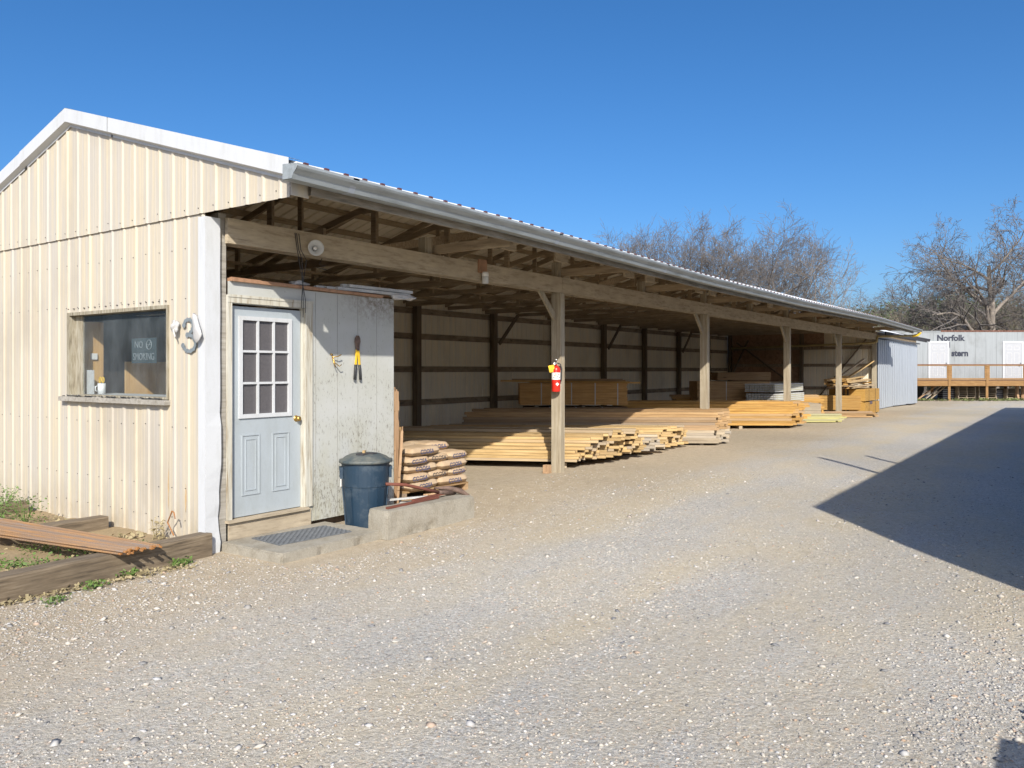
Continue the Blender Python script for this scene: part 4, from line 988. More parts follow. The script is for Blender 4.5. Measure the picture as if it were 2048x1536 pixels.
tag(bed.build('soil_bed', M['soil'], smooth=True), 'dry soil bed beside the gable wall', kind='structure')
rb = MB(); rb.tube([(0, 0, 0), (0, 1.5, .004), (0, 3, -.003), (0, 6, 0)], .0085, 7, False); rb.cur = 1
rb.tube([(0, -.004, 0), (0, .02, 0)], .0095, 7)
s = 0
while s < 3.2: rb.cur = 0; rb.tube([(0, s, 0), (0, s + .006, 0)], .0098, 6, False); s += .035
M['x_'] = None
M['barrust'] = wood('rusty_bar_steel', (.30, .185, .10), (.20, .195, .20), (6, .7, 6), (.45, .23, .075), rand=1, var=.15, blot=.2, grain=3)
rebar0 = rb.build('rebar', [M['barrust'], M['rustend']], None)
nb = 26
for k in range(nb):
    o = rebar0 if k == 0 else rebar0.copy()
    if k: C.objects.link(o)
    f = (k % 18) / 17; lay = 0 if k < 18 else 1
    x = -1.0 + .37 * f + (.02 if lay else 0); y = -.30 + rnd.uniform(-.035, .05) + .03 * f
    o.location = (x, y, .188 + .019 * lay + rnd.uniform(0, .004)); o.rotation_euler = (R(rnd.uniform(-.3, .1)), rnd.uniform(0, 3), R(9.0 - 4.0 * f + rnd.uniform(-.3, .3)))
    tag(o, 'thin rusty steel reinforcing bar in the bundle laid across the sleepers', 'rebar', 'rusty bars bundled across the sleepers')
mb = MB(); mb.box(-.10, -.06, 0, .10, .06, .10)
tag(mb.build('brick', M['brick'], bevel=.006, loc=(-1.55, 1.02, .02), rot=(0, 0, R(25))), 'single worn tan brick lying in the soil under the rebar', 'brick')
mb = MB(); mb.tube([(0, 0, 0), (-.02, .07, .12), (-.03, -.02, .24), (-.03, -.05, .23), (-.03, -.07, .17)], .007, 6); mb.v = [(a, b_ - .0, c_) for a, b_, c_ in mb.v]
tag(mb.build('steel_hook', M['rust'], loc=(-.12, .36, .12)), 'bent rusty hook sticking up behind the sleeper at the siding', 'hook')
def weeds(name, pts, n, h, mat, lab, cat, leaf=.02, kind=None, spread=.1):
    mb = MB()
    for (cx, cy, cz) in pts:
        for _ in range(n):
            a = rnd.uniform(0, 6.28); r_ = spread * rnd.random() ** .6; x = cx + r_ * math.cos(a); y = cy + r_ * math.sin(a); z = cz + rnd.random() * h
            s_ = leaf * rnd.uniform(.5, 1.2); u = Vector((rnd.uniform(-1, 1), rnd.uniform(-1, 1), rnd.uniform(-.4, .8))).normalized() * s_; v_ = Vector((rnd.uniform(-1, 1), rnd.uniform(-1, 1), rnd.uniform(-.2, .6))).normalized() * s_ * .5
            p = Vector((x, y, z)); mb.quad(p, p + u * .5 + v_, p + u, p + u * .5 - v_)
        for _ in range(max(2, n // 12)):
            a = rnd.uniform(0, 6.28); mb.bar((cx, cy, cz - .02), (cx + spread * .6 * math.cos(a), cy + spread * .6 * math.sin(a), cz + h * rnd.uniform(.5, 1)), .003, .003)
    o = mb.build(name, mat); tag(o, lab, cat, kind=kind); return o
weeds('weed_patch', [(-.5, 2.5, .06), (-.7, 2.9, .06), (-.35, 3.4, .06), (-.9, 3.3, .06), (-.4, 3.9, .06), (-.9, 2.4, .06), (-1.3, 3.2, .05), (-.3, 4.4, .05)], 260, .28, M['leaf'], 'green leafy weeds against the gable siding above the rebar', 'weeds', .03, 'stuff', .22)
weeds('weed_patch', [(-.55 - .13 * k, .3 + .18 * (k % 5), .03) for k in range(12)], 90, .10, M['leaf'], 'dark green weeds growing in the soil under the rebar bundle', 'weeds', .03, 'stuff', .16)
weeds('weed_patch', [(-1.4 - .16 * k, .6 + .25 * (k % 4), .02) for k in range(9)], 60, .06, M['leaf'], 'low weeds around the worn brick', 'weeds', .025, 'stuff', .2)
weeds('dead_grass', [(-.3 - .29 * (k % 13), .25 + .33 * (k // 5) + .1 * (k % 3), .02) for k in range(46)], 70, .045, M['dry'], 'dead grass and litter lying over the soil bed', 'litter', .05, 'stuff', .26)
weeds('dead_grass', [tuple(yard(-3.9 + .085 * k, 5.72 + .11 * k, -.025)) for k in range(13)], 45, .02, M['dry'], 'dead grass bits along the foot of the nearest sleeper', 'litter', .035, 'stuff', .10)
weeds('seedling', [(-.13, .55, .04), (-.13, .66, .04)], 50, .20, M['dry'], 'dry brown seedling standing between sleeper and siding', 'plant', .035, None, .05)
for (r_, d_, n, h, lab) in ((-2.95, 7.10, 110, .05, 'green weed clump at the foot of the nearest sleeper by the shed corner'), (-3.22, 6.72, 70, .05, 'middle green weed clump below the rebar ends'), (-3.32, 6.35, 60, .05, 'small weed clump left of the middle one by the sleeper'), (-3.42, 5.95, 50, .04, 'faint weed clump at the foot of the sleeper near the white stones')):
    p = yard(r_, d_, 0); weeds('weed_clump', [(p.x, p.y, gz(p.x, p.y)), (p.x + .07, p.y + .02, gz(p.x, p.y))], n, h, M['leaf'], lab, 'weeds', .028, None, .08)

# ------------------------------------------------------------------ lumber
board_cache = {}
def board_mesh(Lb, Wb, Tb, side, end):
    key = (Lb, Wb, Tb, side, end)
    if key not in board_cache:
        mb = MB(); mb.cur = 0; n = 5; j = .0015
        xs_ = [Lb * i / n for i in range(n + 1)]
        for i, x in enumerate(xs_):
            bow = .006 * math.sin(math.pi * i / n)
            for (a, c_) in ((0, 0), (Wb, 0), (Wb, Tb), (0, Tb)): mb.v.append((x, a - bow if False else a, c_ + bow * .5))
        for i in range(n):
            for q in range(4): mb.f.append((i*4 + q, i*4 + (q+1) % 4, (i+1)*4 + (q+1) % 4, (i+1)*4 + q)); mb.mi.append(0)
        mb.f.append((0, 1, 2, 3)); mb.mi.append(1); mb.f.append(tuple(n*4 + q for q in range(4))); mb.mi.append(1)
        o = mb.build('board', [M[side], M[end]], None); board_cache[key] = o.data; bpy.data.objects.remove(o)
    return board_cache[key]
LEFT = R(125.1)
def stack(r0, d0, heights, phi, Lb, Wb, Tb, z0, side, end, label, group, run=.70, jit=.05, gap=.004, step=None, front_mat=None, messy=0.0):
    """rows of boards, each row farther from the yard than the last, all with their ends towards the drive"""
    a = LEFT - R(phi); dirv = Vector((math.cos(a), math.sin(a), 0)); nrm = Vector((math.sin(a), -math.cos(a), 0))
    if nrm.dot(FWD) < 0: nrm = -nrm
    for i, h in enumerate(heights):
        base = yard(r0 + run * i * (Wb + gap), d0, 0) + nrm * (i * (Wb + gap))
        for k in range(h):
            o = bpy.data.objects.new('board', board_mesh(Lb, Wb, Tb, side if not (front_mat and k < front_mat[0]) else front_mat[1], end)); C.objects.link(o)
            e = rnd.gauss(0, jit) + (rnd.random() < .1) * rnd.uniform(-.1, .14)
            p = base + dirv * (-e) + nrm * rnd.uniform(-.008, .008)
            o.location = (p.x, p.y, z0 + k * (Tb + .003) + rnd.uniform(0, .002))
            # mesh y runs to the left of its heading; flip so it runs away from the yard
            sgn = 1 if Vector((-math.sin(a), math.cos(a), 0)).dot(nrm) > 0 else -1
            o.rotation_euler = (0, R(rnd.uniform(-.05, .05)), a + R(rnd.uniform(-.25, .25) + rnd.uniform(-1, 1) * messy))
            if sgn < 0:
                q = -nrm * 0; o.location = o.location + nrm * Wb
            tag(o, label, 'board', group)
def bearer(r, d, lab, phi=0, Lb=1.6, z=0, h=.09):
    mb = MB(); p = yard(r, d); mb.box(0, 0, 0, Lb, .09, h)
    tag(mb.build('bearer', M['oldl'], loc=(p.x, p.y, gz(p.x, p.y) - .01), rot=(0, 0, R(35.1 + phi))), lab, 'timber')
z0 = .20
stack(1.02, 13.1, [4, 5, 6, 8, 9, 9, 10, 10, 9, 10, 9, 9], 9, 4.9, .14, .042, z0, 'yellow', 'endgrain', 'pale yellow sawn board in the wide low stack behind the extinguisher post', 'boards of the front yellow stack', jit=.05)
stack(2.52, 15.1, [4, 5, 5, 6], 5, 4.9, .14, .042, z0 - .02, 'oldl', 'endgrain', 'weathered tan board in the small low stack right of the front yellow stack', 'boards of the small low stack', jit=.07)
stack(3.02, 15.95, [8, 8, 8, 8, 7, 8], 3, 4.9, .14, .046, z0 - .03, 'yellow', 'endgrain', 'yellow board in the stack between the small low stack and the grey-ended one', 'boards of the middle yellow stack', jit=.05)
stack(4.36, 17.1, [12, 13, 12, 13], 1.5, 5.4, .19, .052, z0 - .06, 'brownl', 'oldend', 'board with weathered grey end in the tall grey-ended stack by the second post', 'boards of the grey-ended stack', jit=.045, front_mat=(5, 'oldl'))
stack(7.70, 22.0, [9, 10, 10, 10, 9, 10], 0, 4.9, .19, .062, z0 - .02, 'amber', 'endgrain', 'amber board in the neat stack between the second and third posts', 'boards of the amber stack', jit=.07)
stack(10.15, 26.6, [10, 10, 9], 0, 4.9, .19, .062, z0 + .03, 'amber', 'endgrain', 'amber board in the far stack just before the fourth post', 'boards of the far amber stack', jit=.09)
stack(10.0, 24.6, [4, 4, 5], -2, 2.9, .19, .045, gz(20, 0) + .02, 'green', 'green', 'greenish treated board in the low pile at the foot of the fourth post', 'treated boards', jit=.09)
stack(12.2, 27.2, [3, 4, 3], -2, 1.9, .14, .045, gz(22, 0) + .01, 'brownl', 'endgrain', 'short brown board in the low pile by the big panel bundle', 'short boards by the panel bundle', jit=.12)
for (r, d, lab) in ((.9, 13.25, 'rough timber bearer under the right end of the front yellow stack'), (-1.0, 13.45, 'rough timber bearer under the middle of the front yellow stack'), (4.1, 17.2, 'bearer under the grey-ended stack'), (6.3, 22.0, 'pale bearer block under the middle of the amber stack'), (2.7, 16.1, 'bearer under the middle yellow stack')): bearer(r, d, lab)
# bundle helper: banded packs of lumber
def pack(name, lab, cat, r, d, z, Lb, Wd, H, rows, cols, side, end, turn=0, straps=(.25, .5, .75), label_part=None):
    p = yard(r, d, z); t_ = thing(name, lab, cat, p, YROT + R(turn)); th = H / rows; cw = Wd / cols
    mb = MB()
    for i in range(rows):
        for j in range(cols):
            if 0 < i < rows - 1 and 0 < j < cols - 1: pass
            e = rnd.uniform(-.012, .012); mb.cur = 0; n = len(mb.v)
            mb.box(e, j * cw + .002, i * th, Lb + e + rnd.uniform(-.01, .01), (j + 1) * cw - .002, (i + 1) * th - rnd.uniform(.002, .006))
            mb.mi[-6:] = [0, 0, 0, 1, 0, 1]
    mb.build('lumber', [M[side], M[end]], t_)
    for s_ in straps:
        mb = MB(); x = Lb * s_; mb.box(x - .012, -.006, -.004, x + .012, -.002, H + .006); mb.box(x - .012, -.006, H + .002, x + .012, Wd + .006, H + .006); mb.box(x - .012, Wd + .002, -.004, x + .012, Wd + .006, H + .006); mb.build('strap', M['dustwhite'], t_)
    return t_
pack('lumber_pack', 'dark lower pack of boards under the strapped orange pack by the back wall', 'lumber pack', .3, 20.7, .20, 2.7, 1.0, .54, 10, 6, 'brownl', 'brownl')
pack('lumber_pack', 'strapped orange-brown pack of thin boards raised near the back wall', 'lumber pack', .2, 20.7, .80, 2.78, 1.0, .56, 14, 6, 'rich', 'rich', turn=1.5, straps=(.2, .48, .70, .91))
for (x, lab) in ((.4, 'left spacer block under the strapped orange pack'), (1.6, 'right spacer block under the strapped orange pack')):
    pq = yard(.2 + x, 20.75, .745); mb = MB(); mb.box(0, 0, 0, .09, .9, .05); tag(mb.build('spacer', M['oldl'], loc=pq, rot=(0, 0, YROT)), lab, 'timber')
for k, (x, y, z, l, tl, lab) in enumerate(((-.5, 0, 1.40, 3.6, -.9, 'longest loose board overhanging both ends of the strapped pack'), (.25, .1, 1.37, 2.6, 0, 'wide orange board on top of the strapped pack'), (-.2, .3, 1.43, 2.9, .3, 'upper loose board crossing the strapped pack'), (.3, .5, 1.40, 2.5, 0, 'rear loose board on top of the strapped pack'))):
    mb = MB(); mb.box(0, 0, 0, l, .14, .04); pq = yard(.2 + x, 20.75 + y, z); tag(mb.build('loose_board', M['amber'] if k != 3 else M['brownl'], loc=pq, rot=(0, R(.8 if k == 0 else 0), YROT + R(tl))), lab, 'board', 'loose boards on the strapped pack')
pack('lumber_pack', 'large dark brown pack at the back corner, ends facing the yard', 'lumber pack', 5.9, 25.6, .60, 2.3, 1.2, .74, 6, 5, 'brownl', 'brownl', straps=(.4,))
pack('lumber_pack', 'smaller brown pack lying on top of the large dark brown pack', 'lumber pack', 6.6, 25.8, 1.37, 1.7, 1.0, .26, 3, 5, 'brownl', 'brownl', straps=())
pack('lumber_pack', 'low pack on the floor beneath the large dark brown pack', 'lumber pack', 5.8, 25.6, .12, 3.4, 1.2, .46, 4, 5, 'brownl', 'brownl', straps=())
# grey-white rail packs with many small ends
def ends_pack(lab, r, d, z, W_, H_, n1, n2, Lb, turn, par='rail_pack'):
    p = yard(r, d, z); t_ = thing(par, lab, 'rail pack', p, YROT + R(turn)); mb = MB(); dk = MB(); dk.box(.01, .06, .01, W_ - .01, Lb - .02, H_ - .01); dk.build('core', M['green'], t_)
    for i in range(n1):
        for j in range(n2):
            x = W_ * i / n1; zz = H_ * j / n2; e = rnd.uniform(-.03, .02); mb.box(x + .008, e, zz + .008, x + W_ / n1 - .008, Lb, zz + H_ / n2 - .008)
    mb.build('rails', M['dustwhite'], t_)
ends_pack('upper pack of grey-white rails with many small ends, inside the far bay', 7.2, 24.9, 1.02, .95, .26, 12, 5, 2.6, -38)
ends_pack('lower pack of greenish rails beneath the grey-white rails', 7.25, 24.95, .68, .95, .30, 10, 5, 2.6, -38)
pack('lumber_pack', 'plain pack carrying the rail packs in the far bay', 'lumber pack', 7.0, 25.0, .12, 2.6, 1.0, .54, 5, 5, 'oldl', 'oldl', straps=())
# panel bundle by the far post
pb_ = thing('panel_bundle', 'tall banded bundle of amber plywood panels beside the metal doors', 'plywood bundle', (25.7, -.6, .10), 0)
M['plyedge'] = wood('plywood_edge', (.46, .27, .065), (.30, .155, .03), (.5, .5, 9), (.54, .35, .12), grain=5)
for (z_a, z_b) in ((.04, .47), (.50, .93)):
    mb = MB(); n = int((z_b - z_a) / .018)
    for i in range(n):
        e = rnd.uniform(-.004, .004); mb.box(e, e, z_a + i * .018, 2.44 + e, 1.22 + e, z_a + i * .018 + .0165)
    mb.build('panel_pack', M['plyedge'], pb_)
mb = MB()
for x in (.1, 1.1, 2.2): mb.box(x, .02, -.02, x + .1, 1.18, .038)
mb.build('spacers', M['oldl'], pb_)
for y in (.55, .68, .81, .94):
    mb = MB(); mb.box(-.010, y, .02, -.006, y + .05, .94); mb.build('band', M['black'], pb_)
for x in (.6, 1.7):
    mb = MB(); mb.box(x, -.010, .0, x + .02, -.006, .94); mb.build('band', M['black'], pb_)
text('THOM', .15, M['ink'], pb_, (.95, -.0065, .42), (1, 0, 0), name='stencil', extr=.001, bold=.004)
for k in range(32):
    l = rnd.uniform(2.4, 3.1); mb = MB(); mb.box(0, 0, 0, l, .14, .042)
    tag(mb.build('loose_board', M['amber' if k % 2 else 'yellow'], loc=(25.15 + rnd.uniform(-.15, .15), -.35 + .155 * (k % 6) + .03 * (k // 6), 1.055 + .062 * (k // 6)), rot=(R(rnd.uniform(-12, 12)), R(rnd.uniform(-2.2, .6)), R(rnd.uniform(-4, 4)))), 'loose board heaped on top of the panel bundle', 'board', 'loose boards on the panel bundle')
for k, (r, z, lab) in enumerate(((12.6, 1.35, 'left of two boards leaning up behind the fourth post'), (12.95, 1.35, 'right of two boards leaning up behind the fourth post'))):
    mb = MB(); a = yard(r - .1, 31, z); c_ = yard(r + 1.1, 31.3, z + .78 - .08 * k); mb.bar(a, c_, .14, .04, (0, 0, 1)); tag(mb.build('leaning_plank', M['oldl' if k == 0 else 'yellow']), lab, 'plank')
pack('lumber_pack', 'amber pack lying between the third and fourth posts behind the stacks', 'lumber pack', 9.7, 28.2, .3, 2.7, 1.0, .50, 5, 5, 'amber', 'amber', turn=3, straps=(.3, .7))
# foot block at extinguisher post
mb = MB(); mb.box(-.05, -.05, 0, .05, .05, .13); mb.box(-.07, -.04, 0, .07, .04, .03); tag(mb.build('foot_block', M['leanwood'], loc=(6.08, .1, gz(5.9, .1)), bevel=.004), 'small brown wood block at the foot of the extinguisher post', 'block')

# ------------------------------------------------------------------ trailer with porch
tz = 47.5; T = thing('trailer', 'long grey box trailer with lettering and two white doors behind the porch', 'trailer', yard(22.4, tz, 0), YROT)
mb = MB(); n = 0; Lt = 16
mb.box(0, 0, 1.0, Lt, 2.5, 3.97)
x = 0
while x < Lt: mb.box(x, -.012, 1.02, x + .035, 0, 3.95); x += .62
mb.build('body', M['trailer'], T)
mb = MB(); mb.box(-.02, -.03, 3.955, 2.9, 2.5, 4.01); mb.build('roof_edge', M['trailer'], T); 
mb = MB(); mb.box(2.9, -.03, 3.955, Lt, 2.5, 4.035)
for k in range(70): mb.box(2.9 + k * .185, -.045, 3.98, 2.99 + k * .185, -.031, 4.03)
mb.build('rusty_roof_rail', plain('rusty_rail', (.17, .08, .055), .8, 0, .5), T)
def tx(px): return (px - 1024) / 1609 * tz - 22.4
def tdoor(x0, x1):
    mb = MB(); z0, z1 = 1.2, 3.39
    mb.box(x0, -.05, z0, x0 + .10, -.013, z1); mb.box(x1 - .10, -.05, z0, x1, -.013, z1); mb.box(x0 + .1, -.05, z1 - .10, x1 - .1, -.013, z1)
    f = mb.build('door_frame', M['white'], T)
    mb = MB(); mb.box(x0 + .1, -.03, z0, x1 - .1, -.013, z1 - .1); d_ = mb.build('door', M['trailerdoor'], T)
    w_ = x1 - x0 - .2; mb = MB()
    for (za, zb_) in ((2.88, 3.12), (2.05, 2.72), (1.35, 1.85)):
        for k in (0, 1):
            xa = x0 + .1 + w_ * (.14 + .42 * k); xb = xa + w_ * .30
            for q in ((xa, za, xb, za + .02), (xa, zb_ - .02, xb, zb_), (xa, za, xa + .02, zb_), (xb - .02, za, xb, zb_)): mb.box(q[0], -.038, q[1], q[2], -.0305, q[3])
    mb.build('raised_panel', M['dustwhite'], d_)
    mb = MB(); mb.bar((x1 - .16, -.06, 1.98), (x1 - .27, -.07, 1.93), .03, .03); mb.lathe([(0, .0), (.03, 0), (.03, .03)], 10, (x1 - .17, -.06, 2.09)); mb.build('handle', M['dark'], d_)
tdoor(tx(1856), tx(1897.5)); tdoor(tx(2004.5), tx(2046))
text('Norfolk', .48, M['letter'], T, ((tx(1870.5) + tx(1931)) / 2, -.016, 3.58), (1, 0, 0), sx=1.04, bold=.016, extr=.002)
mb = MB(); mb.box(tx(1898.2), -.018, 3.02, tx(1899.8), -.0135, 3.35); mb.build('lettering', M['letter'], T)
text('stern', .50, M['letter'], T, ((tx(1898.5) + tx(1940.5)) / 2, -.016, 2.68), (1, 0, 0), sx=.95, bold=.020, extr=.002)
for x in (1.5, 14):
    mb = MB(); mb.tube([(x, .2, .5), (x, .5, .5)], .5, 20); mb.tube([(x, 2.0, .5), (x, 2.3, .5)], .5, 20); mb.box(x - .1, .5, .45, x + .1, 2, .6); mb.build('wheel', M['black'], T)
mb = MB(); mb.box(.3, .9, .7, Lt - .3, 1.6, .999); mb.build('chassis', M['dark'], T)

P = thing('porch_deck', 'stained wooden porch deck with wire-mesh railing along the trailer', 'deck', yard(22.6, 45.4, 0), YROT)
mb = MB(); mb.box(0, .04, 1.08, 14.5, 2.0, 1.12); mb.build('deck_boards', M['deckrail'], P)
mb = MB(); mb.box(0, 0, .80, 14.5, .04, 1.10); mb.box(0, 1.9, .8, 14.5, 1.94, 1.07); mb.build('rim_joist', M['deck'], P)
def dx_(px): return (px - 1024) / 1609 * 45.4 - 22.6
mb = MB(); mb.box(.0, -.06, 1.99, 14.5, .1, 2.03); mb.build('top_rail', M['deckrail'], P)
pxs = [dx_(1825), dx_(1898.5), dx_(1974), dx_(2051), dx_(2128), dx_(2205)]
for x in pxs:
    mb = MB(); mb.box(x - .07, -.01, -.1, x + .07, .038, .79); mb.box(x - .07, -.045, .79, x + .07, -.001, 1.985); mb.build('post', M['deck'], P)
    mb = MB(); mb.box(x - .07, 1.8, -.1, x + .07, 1.89, 1.05); mb.build('post', M['deck'], P)
for i in range(len(pxs) - 1):
    x0, x1 = pxs[i] + .071, pxs[i + 1] - .071; mb = MB()
    mb.box(x0, -.03, 1.15, x1, .01, 1.24); mb.box(x0, -.03, 1.93, x1, .01, 1.988); mb.box(x0, -.03, 1.24, x0 + .07, .01, 1.93); mb.box(x1 - .07, -.03, 1.24, x1, .01, 1.93)
    mb.build('rail_frame', M['deck'], P)
    mb = MB(); k = x0 + .07
    while k < x1 - .07: mb.bar((k, -.01, 1.24), (k, -.01, 1.93), .005, .005); k += .10
    z = 1.3
    while z < 1.93: mb.bar((x0 + .07, -.006, z), (x1 - .07, -.006, z), .005, .005); z += .10
    mb.build('wire_mesh', M['steel'], P)
# clutter under the porch
def upallet(i): pass
pal = thing('pallet', 'old pallet in the left stack under the porch', 'pallet', yard(25.7, 46.3, 0), YROT, 'pallets stored under the porch')
mb = MB()
for k in range(5): mb.box(0, k * .21, .10, 1.0, k * .21 + .1, .12)
for x in (0, .48, .96): mb.box(x, 0, .0, x + .04, .95, .099)
mb.build('slats', M['oldl'], pal)
for (sx_, n_, nm) in ((25.7, 6, 'left'), (26.9, 6, 'middle'), (28.5, 5, 'right')):
    for k in range(n_):
        if sx_ == 25.7 and k == 0: continue
        dup(pal, yard(sx_ + rnd.uniform(-.03, .03), 46.3, .125 * k), None, 'old pallet in the %s stack under the porch' % nm)
for k, (r0, r1, lab) in enumerate(((23.3, 24.4, 'left plank leaning under the porch by the metal doors'), (23.7, 24.7, 'second plank leaning under the porch'), (24.0, 24.95, 'third, thinner plank leaning under the porch'))):
    mb = MB(); mb.bar(yard(r0, 46.2, .02), yard(r1, 46.3, .78), .10, .05); tag(mb.build('leaning_plank', M['oldl' if k else 'leanwood']), lab, 'plank')
for k, (r, w_, h, lab) in enumerate(((24.95, .7, .7, 'dark stacked crate under the porch behind the planks'), (30.2, 1.4, .65, 'dark wide crate under the right end of the porch'), (27.95, .5, .6, 'black bin under the porch between pallet stacks'))):
    t_ = thing('crate', lab, 'crate', yard(r, 46.6, 0), YROT); mb = MB()
    for q in range(6): mb.box(0, 0, q * h / 6, w_, .6, q * h / 6 + h / 6 - .03)
    mb.build('slats', M['dark'], t_); mb = MB(); mb.box(.02, .02, .01, w_ - .02, .58, h - .05); mb.build('liner', M['steel'], t_)
for k, r in enumerate((29.0, 29.35, 29.6)):
    mb = MB(); mb.tube([yard(r, 46.2, 0), yard(r + .12, 46.4, .75)], [.12, .09], 8); tag(mb.build('log', M['leanwood']), ['left log propped under the porch', 'middle log propped under the porch', 'right log propped under the porch'][k], 'log')
# strip of grass along the porch
gp = []
for k in range(140):
    p = yard(rnd.uniform(22.4, 33), rnd.uniform(44.6, 45.5)); gp.append((p.x, p.y, gz(p.x, p.y)))
weeds('grass_strip', gp, 10, .09, M['dry_grass'], 'strip of short grass along the foot of the porch', 'grass', .12, 'stuff', .22)

# ------------------------------------------------------------------ trees
def grow_tree(seed, H, spread=1.0, up=.5, levels=5, lean=(0, 0), trunk_r=.2, fork=.28, n1=9, bias=None, mults=(7, 6, 5, 4), wander=.16):
    q = random.Random(seed); segs = []
    def rv(): return Vector((q.gauss(0, 1), q.gauss(0, 1), q.gauss(0, 1)))
    def branch(p, d, ln, r, lev):
        ns = 7 if lev == 0 else (5 if lev == 1 else (4 if lev == 2 else (3 if lev == 3 else 2)))
        pts = [p.copy()]; rr = [r]; dd = d.copy()
        for i in range(ns):
            dd = dd + rv() * wander * (1 if lev else .45) + Vector((0, 0, up * (.10 if lev else .06)))
            if bias and lev in (1, 2): dd += Vector(bias) * .07
            dd.normalize(); p = p + dd * (ln / ns); pts.append(p.copy()); rr.append(r * (1 - .75 * (i + 1) / ns) if lev else r * (1 - .68 * (i + 1) / ns))
        segs.append((pts, rr, lev))
        if lev >= levels - 1: return
        nc = n1 if lev == 0 else mults[min(lev - 1, len(mults) - 1)]
        for c_ in range(nc):
            t_ = (fork + (1 - fork) * (c_ + q.random() * .8) / nc) if lev == 0 else (.22 + .78 * (c_ + q.random()) / nc)
            t_ = min(t_, .99); i = min(int(t_ * ns), ns - 1); f = t_ * ns - i
            bp = pts[i].lerp(pts[i + 1], f); br = rr[i] * (1 - f) + rr[i + 1] * f
            ax = (pts[i + 1] - pts[i]).normalized(); pr = rv(); pr = (pr - ax * pr.dot(ax)).normalized()
            if lev == 0: 
                an = (c_ * 2.4 + q.uniform(-.4, .4)); e1 = Vector((math.cos(an), math.sin(an), 0)); pr = (e1 - ax * e1.dot(ax)).normalized()
            ang = R(q.uniform(32, 58)) * (spread if lev == 0 else 1)
            nd_ = ax * math.cos(ang) + pr * math.sin(ang)
            if lev == 0: l2 = H * q.uniform(.42, .60) * (1.15 - .55 * t_)
            else: l2 = ln * q.uniform(.45, .70) * (1.1 - .35 * t_)
            branch(bp, nd_, l2, max(min(br * .72, r * .62), .010), lev + 1)
    d0 = Vector((lean[0], lean[1], 1)).normalized()
    branch(Vector((0, 0, -.3)), d0, H * .72, trunk_r, 0)
    return segs
def tree(name, lab, cat, loc, segs, rotz=0.0, twig='twig', group=None, minr=.011):
    t_ = thing(name, lab, cat, loc, rotz, group)
    a, b_ = MB(), MB()
    for pts, rr, lev in segs:
        rr = [max(x, minr) for x in rr]
        (a if lev <= 1 else b_).tube(pts, rr, 7 if lev == 0 else (5 if lev == 1 else 3), False)
    def raw(mb, nm, mat):
        me = bpy.data.meshes.new(nm); me.from_pydata(mb.v, [], mb.f); me.materials.append(mat); me.polygons.foreach_set('use_smooth', [True] * len(me.polygons))
        o = bpy.data.objects.new(nm, me); C.objects.link(o); o.parent = t_
    raw(a, 'trunk', M['bark']); raw(b_, 'crown', M[twig]); return t_
TG = 'bare trees rising behind the shed roof'
def trloc(px, d, z=0): return yard((px - 1024) / 1609 * d, d, z)
specs = [
 # px, depth, H, seed, spread, up, lab
 (1095, 70, 11.6, 1, .9, .8, 'tip of a bare tree just showing over the left part of the shed roof'),
 (1235, 70, 11.6, 2, 1.0, .5, 'small bare tree farthest left of the group over the shed roof'),
 (1285, 64, 12.6, 3, .95, .7, 'dense upright bare tree, second from the left over the shed roof'),
 (1345, 66, 12.8, 4, .95, .7, 'bare tree in the gap between the dense left pair and the dark trunk'),
 (1418, 62, 13.2, 5, 1.0, .6, 'bare tree with a dark straight trunk above the second post'),
 (1487, 64, 13.7, 6, 1.0, .6, 'thick-stemmed bare tree in the middle of the group over the roof'),
 (1570, 60, 13.2, 7, 1.15, .5, 'wide forked bare tree with dark curving limbs over the roof'),
 (1612, 66, 12.2, 8, .9, .9, 'slim bare tree right of the wide forked one'),
 (1662, 58, 10.6, 9, .55, 1.2, 'wispy pale sapling with upright twigs at the right end of the group'),
]
for (px, d, H_, sd, sp, up_, lab) in specs:
    sap = sd == 9
    segs = grow_tree(100 + sd, H_, sp, up_, 5, (rnd.uniform(-.06, .06), rnd.uniform(-.06, .06)), .17 if not sap else .08, .25 if not sap else .1, 11 if not sap else 8, None, (8, 7, 4) if not sap else (5, 3, 2))
    tree('bare_tree', lab, 'tree', trloc(px, d), segs, rnd.uniform(0, 6), 'twig' if not sap else 'twigpale', TG, .0085)
bl = -RGT
segs = grow_tree(214, 12.9, 1.25, .35, 6, (bl.x * .10, bl.y * .10), .36, .24, 11, (bl.x * 1.7, bl.y * 1.7, .12), (8, 5, 4, 3), .17)
tree('oak_tree', 'big spreading bare oak towering behind the trailer', 'tree', trloc(1990, 56), segs, 0, 'twig', None, .010)
segs = grow_tree(315, 11.5, 1.1, .5, 5, (0, 0), .22, .2, 10, None, (7, 6, 4))
tree('bare_tree', 'bare tree cut off by the right edge of the picture behind the trailer', 'tree', trloc(2075, 60), segs, 1.0, 'twig')
for k, (px, d, H_, lab) in enumerate(((1790, 66, 6.5, 'small pale bare tree left of the oak above the shed end'), (1850, 62, 7.2, 'small pale bare tree behind the left trailer door'), (1905, 64, 7.5, 'slim pale tree behind the trailer lettering'), (1945, 66, 7.0, 'small bare tree close left of the oak trunk'), (2015, 60, 7.6, 'pale stemmed tree right of the oak trunk'), (1745, 72, 6.2, 'small bare tree at the dip beside the green hill'))):
    segs = grow_tree(400 + k, H_, 1.0, .7, 5, (rnd.uniform(-.15, .15), rnd.uniform(-.1, .1)), .10, .15, 9, None, (6, 5, 3))
    tree('bare_tree', lab, 'tree', trloc(px, d), segs, rnd.uniform(0, 6), 'twigpale' if k % 2 == 0 else 'twig', 'small bare trees behind the trailer')
